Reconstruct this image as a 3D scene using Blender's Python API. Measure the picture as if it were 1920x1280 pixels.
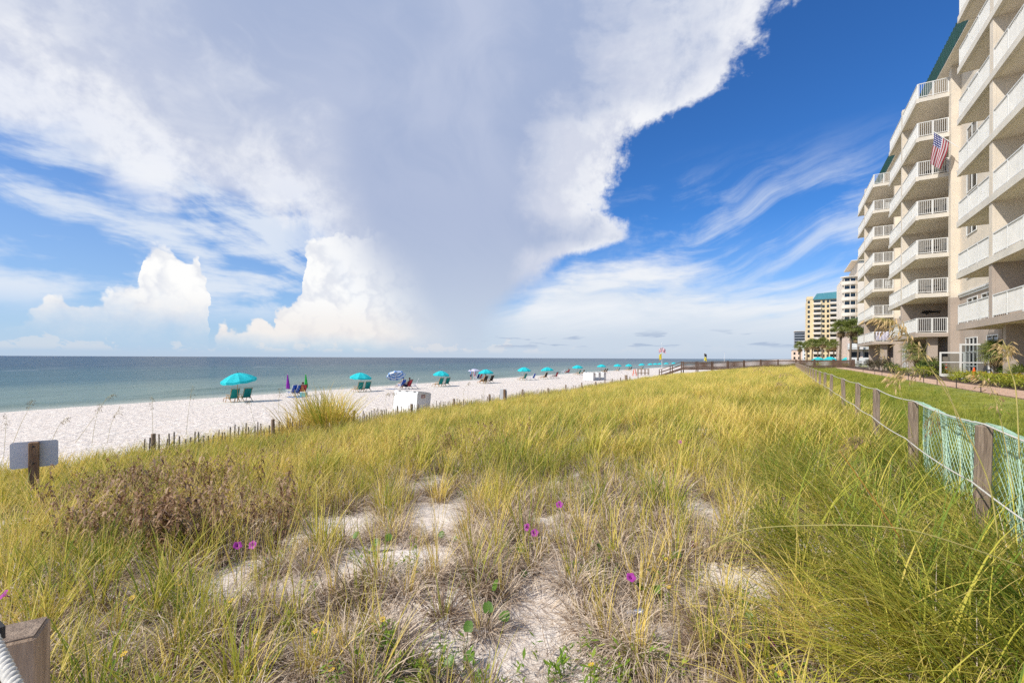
import bpy, bmesh, math, random
import numpy as np
from mathutils import Vector, Matrix, Euler, noise as mnoise

for _o in list(bpy.data.objects):
    bpy.data.objects.remove(_o)
scene = bpy.context.scene
col = scene.collection

# World frame: X runs inland, Y runs along the shore, Z up, mean sea level at 0.
EYE = 4.6
YAW = math.atan(510 / 853)          # the view is turned from the shore line towards the sea

# ------------------------------------------------------------------ camera
cam_data = bpy.data.cameras.new("camera")
cam_data.sensor_width = 36.0
cam_data.lens = 16.0
cam_data.shift_y = 0.0161
cam_data.clip_start = 0.05
cam_data.clip_end = 80000
cam = bpy.data.objects.new("camera", cam_data)
col.objects.link(cam)
cam.matrix_world = (Matrix.Translation((0, 0, EYE)) @ Matrix.Rotation(YAW, 4, 'Z')
                    @ Matrix.Rotation(math.radians(90), 4, 'X') @ Matrix.Rotation(math.radians(0.25), 4, 'Z'))
scene.camera = cam

# ------------------------------------------------------------------ sun and exposure
LIGHT = Vector((0.36, 0.62, -0.70)).normalized()      # the way sunlight travels
sun_data = bpy.data.lights.new("sun", 'SUN')
sun_data.energy = 5.0
sun_data.angle = math.radians(0.53)
sun_data.color = (1.0, 0.95, 0.87)
sun = bpy.data.objects.new("sun", sun_data)
col.objects.link(sun)
sun.rotation_euler = LIGHT.to_track_quat('-Z', 'Y').to_euler()
sun.location = (0, 0, 60)
scene.view_settings.view_transform = 'Standard'
scene.view_settings.look = 'None'
scene.view_settings.gamma = 1.0
scene.view_settings.exposure = 0.0
scene.view_settings.use_curve_mapping = False
scene.render.engine = 'CYCLES'
scene.cycles.use_denoising = False
scene.cycles.max_bounces = 8
scene.cycles.transparent_max_bounces = 12
scene.cycles.sample_clamp_indirect = 6.0
scene.cycles.use_adaptive_sampling = True
scene.cycles.adaptive_threshold = 0.015
scene.cycles.adaptive_min_samples = 8


# ------------------------------------------------------------------ node expression helper
class S:
    """A shader value; arithmetic on it adds Math nodes."""
    nt = None

    def __init__(self, sock): self.s = sock

    @staticmethod
    def m(op, *a, clamp=False):
        n = S.nt.nodes.new('ShaderNodeMath'); n.operation = op; n.use_clamp = clamp
        for i, x in enumerate(a):
            if isinstance(x, S): S.nt.links.new(x.s, n.inputs[i])
            else: n.inputs[i].default_value = x
        return S(n.outputs[0])

    def __add__(a, b): return S.m('ADD', a, b)
    __radd__ = __add__
    def __sub__(a, b): return S.m('SUBTRACT', a, b)
    def __rsub__(a, b): return S.m('SUBTRACT', b, a)
    def __mul__(a, b): return S.m('MULTIPLY', a, b)
    __rmul__ = __mul__
    def __truediv__(a, b): return S.m('DIVIDE', a, b)
    def __rtruediv__(a, b): return S.m('DIVIDE', b, a)


def smooth(x, lo, hi, a=0.0, b=1.0, kind='SMOOTHSTEP'):
    n = S.nt.nodes.new('ShaderNodeMapRange'); n.interpolation_type = kind; n.clamp = True
    for i, v in enumerate((x, lo, hi, a, b)):
        if isinstance(v, S): S.nt.links.new(v.s, n.inputs[i])
        else: n.inputs[i].default_value = v
    return S(n.outputs[0])


def vec(x, y=0.0, z=0.0):
    n = S.nt.nodes.new('ShaderNodeCombineXYZ')
    for i, v in enumerate((x, y, z)):
        if isinstance(v, S): S.nt.links.new(v.s, n.inputs[i])
        else: n.inputs[i].default_value = v
    return S(n.outputs[0])


def noise(v, scale, detail=4.0, rough=0.55, dist=0.0, lac=2.0):
    n = S.nt.nodes.new('ShaderNodeTexNoise'); n.noise_dimensions = '2D'
    if v is not None: S.nt.links.new(v.s, n.inputs['Vector'])
    n.inputs['Scale'].default_value = scale; n.inputs['Detail'].default_value = detail
    n.inputs['Roughness'].default_value = rough; n.inputs['Distortion'].default_value = dist
    n.inputs['Lacunarity'].default_value = lac
    return S(n.outputs[0])


def voronoi(v, scale, smoothness=0.4, detail=0.0):
    n = S.nt.nodes.new('ShaderNodeTexVoronoi'); n.feature = 'F1'; n.voronoi_dimensions = '2D'
    S.nt.links.new(v.s, n.inputs['Vector']); n.inputs['Scale'].default_value = scale
    return S(n.outputs['Distance'])


def curve(x, pts, x0, x1, y0, y1):
    """Smooth curve through pts over [x0, x1]."""
    n = S.nt.nodes.new('ShaderNodeFloatCurve')
    c = n.mapping.curves[0]
    q = [((px - x0) / (x1 - x0), (py - y0) / (y1 - y0)) for px, py in sorted(pts)]
    while len(c.points) < len(q): c.points.new(0.5, 0.5)
    for p, (a, b) in zip(c.points, q):
        p.location = (a, b); p.handle_type = 'AUTO_CLAMPED'
    n.mapping.use_clip = False
    n.mapping.extend = 'HORIZONTAL'
    n.mapping.update()
    t = (x - x0) * (1.0 / (x1 - x0))
    S.nt.links.new(t.s, n.inputs['Value'])
    return S(n.outputs[0]) * (y1 - y0) + y0


def mixc(f, a, b):
    n = S.nt.nodes.new('ShaderNodeMix'); n.data_type = 'RGBA'; n.clamp_factor = True
    for k, v in ((0, f), (6, a), (7, b)):
        if isinstance(v, S): S.nt.links.new(v.s, n.inputs[k])
        else: n.inputs[k].default_value = v if k == 0 else (*v, 1.0)
    return S(n.outputs[2])


def lin(r, g, b, k=1.0):
    f = lambda c: (c / 12.92 if c <= 0.04045 else ((c + 0.055) / 1.055) ** 2.4)
    return tuple(f(c / 255.0) * k for c in (r, g, b))


# ------------------------------------------------------------------ sky
def ang(px, py):
    """Azimuth from the view axis and tangent of elevation, for a direction given as a point of the photograph."""
    az = math.atan((px - 960) / 853)
    return az, (671 - py + (px - 960) * 0.0044) / 853 * math.cos(az)


def build_world():
    w = bpy.data.worlds.new("World"); scene.world = w; w.use_nodes = True
    nt = w.node_tree; S.nt = nt
    nt.nodes.clear()
    out = nt.nodes.new('ShaderNodeOutputWorld'); bg = nt.nodes.new('ShaderNodeBackground')
    nt.links.new(bg.outputs[0], out.inputs[0])
    K = 0.1
    bg.inputs['Strength'].default_value = K
    sky = nt.nodes.new('ShaderNodeTexSky'); sky.sky_type = 'NISHITA'; sky.sun_disc = False
    sky.sun_elevation = math.asin(-LIGHT.z)
    sky.sun_rotation = math.atan2(-LIGHT.x, -LIGHT.y)
    sky.altitude = 0; sky.air_density = 1.0; sky.dust_density = 0.3; sky.ozone_density = 4.0
    hs = nt.nodes.new('ShaderNodeHueSaturation'); nt.links.new(sky.outputs[0], hs.inputs['Color'])
    hs.inputs['Saturation'].default_value = 1.12; hs.inputs['Value'].default_value = 0.95
    mu = nt.nodes.new('ShaderNodeMix'); mu.data_type = 'RGBA'; mu.blend_type = 'MULTIPLY'; mu.inputs[0].default_value = 1.0
    nt.links.new(hs.outputs[0], mu.inputs[6]); mu.inputs[7].default_value = (0.60, 1.06, 1.55, 1)
    skyc = S(mu.outputs[2])

    tc = nt.nodes.new('ShaderNodeTexCoord'); sep = nt.nodes.new('ShaderNodeSeparateXYZ')
    nt.links.new(tc.outputs['Generated'], sep.inputs[0])
    dx, dy, dz = (S(sep.outputs[i]) for i in range(3))
    cy, sy = math.cos(YAW), math.sin(YAW)
    X = dx * cy + dy * sy
    Y = dy * cy - dx * sy
    az = S.m('ARCTAN2', X, Y)
    hor = S.m('SQRT', X * X + Y * Y + 1e-6)
    e = S.m('MAXIMUM', dz / hor, 0.0)
    P = vec(az, e)

    def W(r, g, b): return lin(r, g, b, 1.0 / K)

    def cv(pts, lo, hi, vals, swap=False):
        q = [ang(*p) for p in pts]
        if swap: q = [(b, a) for a, b in q]
        q.sort()
        return q

    # streaks fan out from the foot of the storm
    c0 = ang(1120, 640)
    ra = az - c0[0]; re = e - c0[1]
    phi = S.m('ARCTAN2', re, ra); rad = S.m('SQRT', ra * ra + re * re)
    warp = noise(vec(az + 3.1, e), 3.0, 2, 0.5)
    fanw = vec(phi * 1.7 + warp * 0.7, rad * 1.6 + warp * 0.9)
    streak = noise(fanw, 2.6, 5, 0.58)
    streak2 = noise(vec(phi * 5.0 + warp * 0.7 + 5.3, rad * 1.6 + warp * 0.5), 2.4, 5, 0.6)
    cr, sr = math.cos(0.42), math.sin(0.42)
    slant = noise(vec(az * cr * 1.1 + e * sr * 1.1 + warp * 0.35, e * cr * 5.2 - az * sr * 5.2 + warp * 0.9 + az * az * 1.2), 2.6, 6, 0.62)
    flat_ = noise(vec(az * 1.2 + warp * 0.4 + 4.4, e * 6.0 + warp * 0.5 - az * 0.5), 2.3, 5, 0.6)
    nb = noise(vec(az + warp * 0.12, e + warp * 0.1), 5.5, 6, 0.62)           # broken edges
    nf = noise(vec(az + 7.7, e), 16.0, 4, 0.62)
    nl = noise(P, 1.6, 2, 0.5)

    c = skyc
    # thin milky air low down
    lowhaze = smooth(e, 0.0, 0.30, 1.0, 0.0) * smooth(e, 0.0, 0.12, 1.0, 0.55)
    c = mixc(lowhaze * 0.78, c, W(200, 217, 236))
    c = mixc(smooth(az, -0.2, -0.7) * smooth(az, -2.8, -2.0) * smooth(e, 0.5, 0.2) * 0.35, c, W(170, 200, 236))

    # cirrus on the right
    m_r = smooth(az, 0.12, 0.40) * smooth(az, 1.6, 1.0) * smooth(e, 0.10, 0.17) * smooth(e, 0.44, 0.26)
    cir = smooth(slant + (nb - 0.5) * 0.45 + (nl - 0.5) * 0.3, 0.44, 0.80) * m_r
    c = mixc(cir * 0.68, c, W(232, 239, 248))
    # cirrus on the left, in bands
    m_l = smooth(az, -0.28, -0.50) * smooth(az, -2.6, -1.8) * smooth(e, 0.05, 0.11) * smooth(e, 0.42, 0.30)
    cil = smooth(streak2 * 0.55 + flat_ * 0.45 + (nf - 0.5) * 0.10, 0.40, 0.60) * m_l
    c = mixc(cil * 0.88, c, W(228, 236, 247))

    # white veil low on the right
    vt = cv([(960, 560), (1020, 520), (1100, 478), (1250, 500), (1400, 530), (1550, 525), (1750, 520)], 0, 1, None)
    veil_top = curve(az, vt, -0.2, 1.0, 0.0, 0.4)
    veil = smooth(veil_top - e + (flat_ - 0.5) * 0.22 + (nb - 0.5) * 0.05, -0.03, 0.07) * smooth(az, -0.2, 0.05) * smooth(az, 2.2, 1.3)
    c = mixc(veil * 0.94, c, mixc(smooth(e, 0.02, 0.11), W(204, 216, 231), mixc(smooth(flat_, 0.3, 0.7), W(224, 232, 242), W(244, 246, 249))))

    # the great anvil: its right edge as azimuth over elevation, its lower left edge as elevation over azimuth
    rp = cv([(1530, -60), (1478, 0), (1462, 50), (1425, 105), (1372, 152), (1300, 190), (1235, 225), (1212, 262), (1196, 295),
             (1172, 335), (1142, 362), (1128, 388), (1168, 412), (1183, 436), (1150, 455), (1085, 485), (1060, 520), (1030, 555), (1006, 590), (985, 640), (970, 668)], 0, 1, None, True)
    rp = rp + [(1.2, 0.95)]
    edge_r = curve(e, rp, 0.0, 1.2, -0.2, 1.0)
    brk = (nb - 0.5) * 0.20 + (nf - 0.5) * 0.09
    d_r = edge_r - az + brk * smooth(e, 0.05, 0.45, 0.30, 1.0)
    lp = cv([(-400, 250), (0, 292), (120, 322), (240, 370), (420, 408), (540, 424), (588, 436), (620, 470), (655, 540), (690, 610), (720, 671)], 0, 1, None)
    lp = [(-2.0, 0.28)] + lp + [(0.0, -0.1), (1.0, -0.1)]
    e_low = curve(az, lp, -2.0, 1.0, -0.2, 0.6)
    d_l = e - e_low + ((streak - 0.5) * 0.24 + (nb - 0.5) * 0.05) * smooth(az, -0.30, -0.45)
    hard = smooth(e, 0.10, 0.24, 0.15, 0.05)
    m_a = smooth(d_r + (nf - 0.5) * 0.02, 0.0, hard) * smooth(d_l, -0.015, 0.05) * smooth(az, -2.7, -1.7)
    # tones
    body = mixc(smooth(e, 0.03, 0.34), W(192, 206, 225), W(166, 181, 213))
    body = mixc(smooth(nl + (streak - 0.5) * 0.45, 0.35, 0.75) * smooth(e, 0.2, 0.7, 0.30, 0.75), body, W(194, 203, 226))
    bw = e * 0.50 + 0.03
    w_r = smooth(d_r / bw + (nl - 0.5) * 1.0 + (nb - 0.5) * 1.1, 1.10, 0.15) * smooth(e, 0.06, 0.22, 0.25, 1.0)
    w_l = smooth(d_l + (streak - 0.5) * 0.28 + (nb - 0.5) * 0.05, 0.36, 0.02) * smooth(az, -0.24, -0.42)
    w_t = smooth(az + e * 0.15 + (streak - 0.5) * 0.5, -0.42, -0.90) * 0.65
    wh = S.m('MAXIMUM', S.m('MAXIMUM', w_r, w_l), w_t)
    shade_w = mixc(smooth(nb + (nf - 0.5) * 0.5, 0.33, 0.62), W(214, 219, 234), W(249, 250, 253))
    ac = mixc(wh * 0.95, body, shade_w)
    # rain foot pales towards the sea
    ac = mixc(smooth(e, 0.17, 0.0) * 0.8, ac, W(200, 213, 229))
    c = mixc(m_a * smooth(d_l, -0.02, 0.16, 0.72, 1.0), c, ac)

    # cumulus towers on the sea horizon
    pu = noise(vec(az + 1.7, e), 17.0, 4, 0.55)
    pv = noise(vec(az + 8.4, e), 17.0, 4, 0.55)
    wa = az + (pu - 0.5) * 0.055
    we = e + (pv - 0.5) * 0.055
    bil = voronoi(vec(wa, we), 24.0) * 0.7 + voronoi(vec(wa + 3.0, we), 62.0) * 0.35
    t1 = cv([(-60, 640), (30, 606), (58, 580), (100, 552), (120, 548), (140, 560), (180, 548), (225, 532), (250, 518), (258, 482), (285, 460), (318, 458), (338, 478),
             (352, 474), (366, 464), (381, 490), (388, 520), (391, 600), (396, 655)], 0, 1, None)
    top1 = curve(wa, t1, -0.95, -0.5, -0.05, 0.3)
    d1 = top1 - we + (0.5 - bil) * 0.030 - 0.004
    in1 = smooth(wa, -0.93, -0.86) * smooth(wa + (bil - 0.4) * 0.03, -0.570, -0.588)
    m1 = smooth(d1, 0.0, 0.013) * in1 * smooth(e + (nf - 0.5) * 0.05, 0.015, 0.125)
    t2 = cv([(400, 640), (425, 600), (440, 606), (470, 600), (495, 590), (512, 603), (524, 574), (548, 556), (563, 545), (568, 500), (572, 462), (588, 440), (610, 432), (700, 432), (800, 436), (840, 440)], 0, 1, None)
    top2 = curve(wa, t2, -0.62, -0.15, -0.05, 0.3)
    d2 = top2 - we + (0.5 - bil) * 0.030 - 0.004
    m2 = smooth(d2, 0.0, 0.013) * smooth(az, -0.62, -0.56) * smooth(az + (nb - 0.5) * 0.06 + e * 0.7, -0.06, -0.27) * smooth(e + (nf - 0.5) * 0.03, 0.008, 0.055)
    cu = mixc(smooth(bil + (pu - 0.5) * 1.2, 0.30, 0.85), W(255, 255, 254), W(231, 234, 241))
    cu = mixc(smooth(e, 0.13, 0.05) * 0.6, cu, W(240, 232, 226))
    c = mixc(m1, c, cu)
    c = mixc(m2 * 0.97, c, cu)
    # a row of small far puffs, and thin dark scud
    pf = noise(vec(az + 2.2 + nb * 0.10, e * 1.6), 19.0, 5, 0.62) + (nl - 0.5) * 0.25
    m3 = smooth(pf - smooth(e, 0.012, 0.055) * 0.26, 0.47, 0.56) * smooth(e, 0.006, 0.016) * smooth(e, 0.075, 0.05) * smooth(az, 0.35, -0.1, 0.15, 1.0)
    c = mixc(m3 * 0.35, c, W(240, 234, 230))
    sc = noise(vec(az * 2.2 + 6.0, e * 16.0), 4.0, 3, 0.55)
    m4 = smooth(sc, 0.56, 0.66) * smooth(e, 0.018, 0.03) * smooth(e, 0.065, 0.045) * smooth(az, -0.12, 0.0)
    c = mixc(m4 * 0.55, c, W(150, 170, 202))
    c = mixc(smooth(e, 0.022, 0.0) * 0.6, c, W(190, 206, 226))
    nt.links.new(c.s, bg.inputs['Color'])
    w.cycles.sampling_method = 'MANUAL'
    w.cycles.sample_map_resolution = 512


build_world()

# ================================================================== helpers
RNG = random.Random(11)
CY, SY = math.cos(YAW), math.sin(YAW)


def ray_xy(px, depth):
    """Ground plan point (x, y) lying 'depth' metres out along the view axis, at photograph column px."""
    u = (px - 960) / 853.0
    return depth * (u * CY - SY), depth * (u * SY + CY)


def at_depth(px, py, depth):
    x, y = ray_xy(px, depth)
    return Vector((x, y, EYE - (py - 671 - (px - 960) * 0.0044) / 853.0 * depth))


def on_level(px, py, z):
    d = 853.0 * (EYE - z) / (py - 671 - (px - 960) * 0.0044)
    x, y = ray_xy(px, d)
    return Vector((x, y, z))


def sstep(a, b, x):
    t = min(1.0, max(0.0, (x - a) / (b - a)))
    return t * t * (3 - 2 * t)


def lerp_pts(x, pts):
    if x <= pts[0][0]: return pts[0][1]
    for (x0, y0), (x1, y1) in zip(pts, pts[1:]):
        if x <= x1:
            t = (x - x0) / (x1 - x0)
            return y0 + (y1 - y0) * t
    return pts[-1][1]


PROFILE = [(-400, -6), (-120, -4), (-80, -2.2), (-60, -0.45), (-54, -0.02), (-50, 0.38), (-43, 0.98), (-33, 1.3), (-18, 1.5), (-15, 1.56), (-11, 2.0), (-6, 2.55),
           (-2.5, 2.84), (1.5, 2.9), (2.2, 2.92), (6.6, 3.34), (8.0, 3.4), (400, 3.4)]


def ground_z(x, y):
    z = lerp_pts(x, PROFILE)
    xx = x + 1.2 * mnoise.noise(Vector((x * 0.02, y * 0.045, 3.0)))
    z = 0.35 * z + 0.325 * lerp_pts(xx - 0.8, PROFILE) + 0.325 * lerp_pts(xx + 0.8, PROFILE)
    dune = sstep(-17, -11, x) * (1 - sstep(1.0, 2.2, x))
    near = max(0.0, 1 - (abs(x) + abs(y)) / 200.0)
    z += dune * (0.16 * mnoise.noise(Vector((x * 0.32, y * 0.32, 0))) + 0.07 * mnoise.noise(Vector((x * 1.3, y * 1.3, 5))) )
    z += dune * 0.022 * mnoise.noise(Vector((x * 5.0, y * 5.0, 9)))
    beach = sstep(-56, -48, x) * (1 - sstep(-17, -13, x))
    z += beach * (0.05 * mnoise.noise(Vector((x * 0.35, y * 0.25, 1))) + 0.03 * mnoise.noise(Vector((x * 1.1, y * 1.1, 2))))
    return z


class MB:
    """Collects shapes into one mesh."""
    def __init__(self): self.v = []; self.f = []

    def add(self, vs, fs):
        o = len(self.v); self.v += [tuple(p) for p in vs]; self.f += [tuple(i + o for i in q) for q in fs]
        return self

    def box(self, x0, x1, y0, y1, z0, z1):
        return self.add([(x0, y0, z0), (x1, y0, z0), (x1, y1, z0), (x0, y1, z0), (x0, y0, z1), (x1, y0, z1), (x1, y1, z1), (x0, y1, z1)],
                        [(3, 2, 1, 0), (4, 5, 6, 7), (0, 1, 5, 4), (1, 2, 6, 5), (2, 3, 7, 6), (3, 0, 4, 7)])

    def cham(self, x0, x1, y0, y1, z0, z1, c=0.01):
        """Box standing upright with its vertical edges and top edge chamfered."""
        def ring(d, z): return [(x0 + d + c, y0 + d, z), (x1 - d - c, y0 + d, z), (x1 - d, y0 + d + c, z), (x1 - d, y1 - d - c, z),
                                (x1 - d - c, y1 - d, z), (x0 + d + c, y1 - d, z), (x0 + d, y1 - d - c, z), (x0 + d, y0 + d + c, z)]
        vs = ring(0, z0) + ring(0, z1 - c) + ring(c, z1)
        fs = [tuple(range(7, -1, -1)), tuple(range(16, 24))]
        for k in (0, 8):
            for i in range(8): fs.append((k + i, k + (i + 1) % 8, k + 8 + (i + 1) % 8, k + 8 + i))
        return self.add(vs, fs)

    def tube(self, pts, r, n=6, cap=True):
        """Round bar along pts; r one radius or one per point."""
        pts = [Vector(p) for p in pts]
        rs = r if isinstance(r, (list, tuple)) else [r] * len(pts)
        o = len(self.v); prev = None
        for i, p in enumerate(pts):
            d = (pts[min(i + 1, len(pts) - 1)] - pts[max(i - 1, 0)])
            if d.length < 1e-9: d = Vector((0, 0, 1))
            d.normalize()
            if prev is None:
                a = d.cross(Vector((0, 0, 1)))
                if a.length < 1e-3: a = d.cross(Vector((1, 0, 0)))
            else:
                a = prev - d * prev.dot(d)
            a.normalize(); prev = a.copy(); b = d.cross(a)
            for k in range(n):
                t = 2 * math.pi * k / n
                self.v.append(tuple(p + (a * math.cos(t) + b * math.sin(t)) * rs[i]))
        for i in range(len(pts) - 1):
            for k in range(n):
                self.f.append((o + i * n + k, o + i * n + (k + 1) % n, o + (i + 1) * n + (k + 1) % n, o + (i + 1) * n + k))
        if cap:
            self.f.append(tuple(o + k for k in range(n - 1, -1, -1)))
            e = o + (len(pts) - 1) * n
            self.f.append(tuple(e + k for k in range(n)))
        return self

    def bar(self, a, b, w, h, up=(0, 0, 1)):
        """Square bar from a to b, w wide and h deep."""
        a = Vector(a); b = Vector(b); d = (b - a).normalized(); up = Vector(up)
        s = d.cross(up)
        if s.length < 1e-4: s = d.cross(Vector((1, 0, 0)))
        s.normalize(); u = s.cross(d)
        vs = []
        for p in (a, b):
            for i, j in ((-1, -1), (1, -1), (1, 1), (-1, 1)): vs.append(p + s * (i * w / 2) + u * (j * h / 2))
        return self.add(vs, [(0, 1, 2, 3), (7, 6, 5, 4), (0, 4, 5, 1), (1, 5, 6, 2), (2, 6, 7, 3), (3, 7, 4, 0)])

    def lathe(self, prof, n=16, at=(0, 0, 0)):
        """Turned shape from (radius, z) pairs."""
        o = len(self.v)
        for r, z in prof:
            for k in range(n):
                t = 2 * math.pi * k / n
                self.v.append((at[0] + r * math.cos(t), at[1] + r * math.sin(t), at[2] + z))
        for i in range(len(prof) - 1):
            for k in range(n):
                self.f.append((o + i * n + k, o + i * n + (k + 1) % n, o + (i + 1) * n + (k + 1) % n, o + (i + 1) * n + k))
        self.f.append(tuple(o + k for k in range(n - 1, -1, -1)))
        self.f.append(tuple(o + (len(prof) - 1) * n + k for k in range(n)))
        return self

    def prism(self, poly, z0, z1):
        n = len(poly)
        vs = [(x, y, z0) for x, y in poly] + [(x, y, z1) for x, y in poly]
        return self.add(vs, [tuple(range(n - 1, -1, -1)), tuple(range(n, 2 * n))] + [(i, (i + 1) % n, n + (i + 1) % n, n + i) for i in range(n)])

    def mesh(self, name, mat, smooth_shade=False):
        me = bpy.data.meshes.new(name); me.from_pydata(self.v, [], self.f); me.update()
        if mat is not None: me.materials.append(mat)
        if smooth_shade: me.polygons.foreach_set('use_smooth', [True] * len(me.polygons))
        return me

    def build(self, name, mat, parent=None, smooth_shade=False):
        return link(name, self.mesh(name, mat, smooth_shade), parent)


def link(name, data, parent=None, loc=None, rot=None):
    o = bpy.data.objects.new(name, data); col.objects.link(o)
    if parent is not None: o.parent = parent
    if loc is not None: o.location = loc
    if rot is not None: o.rotation_euler = rot
    return o


def tag(o, label=None, cat=None, group=None, kind=None):
    for k, v in (('label', label), ('category', cat), ('group', group), ('kind', kind)):
        if v: o[k] = v
    return o


def thing(name, label, cat, loc=(0, 0, 0), rz=0.0, group=None):
    o = link(name, None, None, loc, (0, 0, rz)); o.empty_display_size = 0.2
    return tag(o, label, cat, group)


def copy_tree(o, parent=None):
    c = o.copy(); col.objects.link(c)
    if parent is not None: c.parent = parent
    for ch in list(o.children): copy_tree(ch, c)
    return c


# ================================================================== materials
MATS = {}


def material(name, color, rough=0.7, var=0.15, scale=6.0, bump=0.0, bscale=40.0, metal=0.0, spec=0.4, coord='Object', color2=None, trans=0.0, detail=4.0, stretch=None):
    """Principled surface whose colour wanders with noise, with fine relief."""
    m = bpy.data.materials.new(name); m.use_nodes = True
    nt = m.node_tree; S.nt = nt
    b = nt.nodes['Principled BSDF']
    tc = nt.nodes.new('ShaderNodeTexCoord')
    v = S(tc.outputs[coord])
    if stretch:
        mp = nt.nodes.new('ShaderNodeMapping'); nt.links.new(v.s, mp.inputs[0]); mp.inputs['Scale'].default_value = stretch; v = S(mp.outputs[0])
    def n3(sc, de, ro=0.6):
        n = nt.nodes.new('ShaderNodeTexNoise'); nt.links.new(v.s, n.inputs['Vector'])
        n.inputs['Scale'].default_value = sc; n.inputs['Detail'].default_value = de; n.inputs['Roughness'].default_value = ro
        return S(n.outputs[0])
    f = n3(scale, detail)
    c2 = color2 if color2 else tuple(max(0.0, x * (1 - 2.2 * var)) for x in color)
    c1 = color if color2 else tuple(min(1.0, x * (1 + var)) for x in color)
    c = mixc(smooth(f, 0.3, 0.7, kind='LINEAR'), c2, c1)
    nt.links.new(c.s, b.inputs['Base Color'])
    b.inputs['Roughness'].default_value = rough; b.inputs['Metallic'].default_value = metal
    b.inputs['Specular IOR Level'].default_value = spec
    if bump > 0:
        bn = nt.nodes.new('ShaderNodeBump'); bn.inputs['Strength'].default_value = 1.0; bn.inputs['Distance'].default_value = bump
        nt.links.new(n3(bscale, 5).s, bn.inputs['Height']); nt.links.new(bn.outputs[0], b.inputs['Normal'])
    if trans > 0:
        tr = nt.nodes.new('ShaderNodeBsdfTranslucent'); nt.links.new(c.s, tr.inputs[0])
        mx = nt.nodes.new('ShaderNodeMixShader'); mx.inputs[0].default_value = trans
        nt.links.new(b.outputs[0], mx.inputs[1]); nt.links.new(tr.outputs[0], mx.inputs[2])
        nt.links.new(mx.outputs[0], nt.nodes['Material Output'].inputs[0])
    MATS[name] = m
    return m


def glass_mat(name, color, rough=0.05):
    m = bpy.data.materials.new(name); m.use_nodes = True
    b = m.node_tree.nodes['Principled BSDF']
    b.inputs['Base Color'].default_value = (*color, 1); b.inputs['Roughness'].default_value = rough
    b.inputs['Specular IOR Level'].default_value = 0.8
    MATS[name] = m
    return m


def sand_material():
    m = bpy.data.materials.new('sand'); m.use_nodes = True
    nt = m.node_tree; S.nt = nt; b = nt.nodes['Principled BSDF']
    tc = nt.nodes.new('ShaderNodeTexCoord'); v = S(tc.outputs['Object'])
    sp = nt.nodes.new('ShaderNodeSeparateXYZ'); nt.links.new(v.s, sp.inputs[0])
    x, y, z = (S(sp.outputs[i]) for i in range(3))
    big = noise(v, 0.35, 4, 0.6); mid = noise(v, 2.4, 5, 0.65); fine = noise(v, 60.0, 3, 0.7); grain = noise(v, 240.0, 2, 0.7)
    c = mixc(smooth(mid, 0.3, 0.7), (0.63, 0.55, 0.475), (0.755, 0.69, 0.615))
    c = mixc(smooth(fine, 0.60, 0.74) * 0.45, c, (0.40, 0.34, 0.28))
    c = mixc(smooth(grain, 0.62, 0.72) * 0.4, c, (0.25, 0.21, 0.18))
    # dune sand carries more litter than the raked beach
    dune = smooth(x, -17.0, -12.0)
    c = mixc(dune * smooth(big + (mid - 0.5) * 0.6, 0.45, 0.75) * 0.35, c, (0.50, 0.43, 0.36))
    # wet sand along the water
    wet = smooth(z + (big - 0.5) * 0.25, 0.30, 0.08)
    c = mixc(wet * 0.75, c, (0.36, 0.31, 0.26))
    # land cover behind the hotels
    c = mixc(smooth(x + (big - 0.5) * 3.0, 9.5, 11.5), c, (0.12, 0.14, 0.06))
    nt.links.new(c.s, b.inputs['Base Color'])
    nt.links.new((0.92 - wet * 0.5).s, b.inputs['Roughness'])
    b.inputs['Specular IOR Level'].default_value = 0.2
    foot = noise(v, 3.6, 4, 0.6, 0.0)
    h = foot * 0.16 * smooth(x, -10.0, -16.0) * smooth(z, 0.1, 0.5) + mid * 0.09 + noise(v, 11.0, 3, 0.6) * 0.03 + fine * 0.006
    bn = nt.nodes.new('ShaderNodeBump'); bn.inputs['Distance'].default_value = 1.0; bn.inputs['Strength'].default_value = 0.8
    nt.links.new(h.s, bn.inputs['Height']); nt.links.new(bn.outputs[0], b.inputs['Normal'])
    return m


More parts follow.
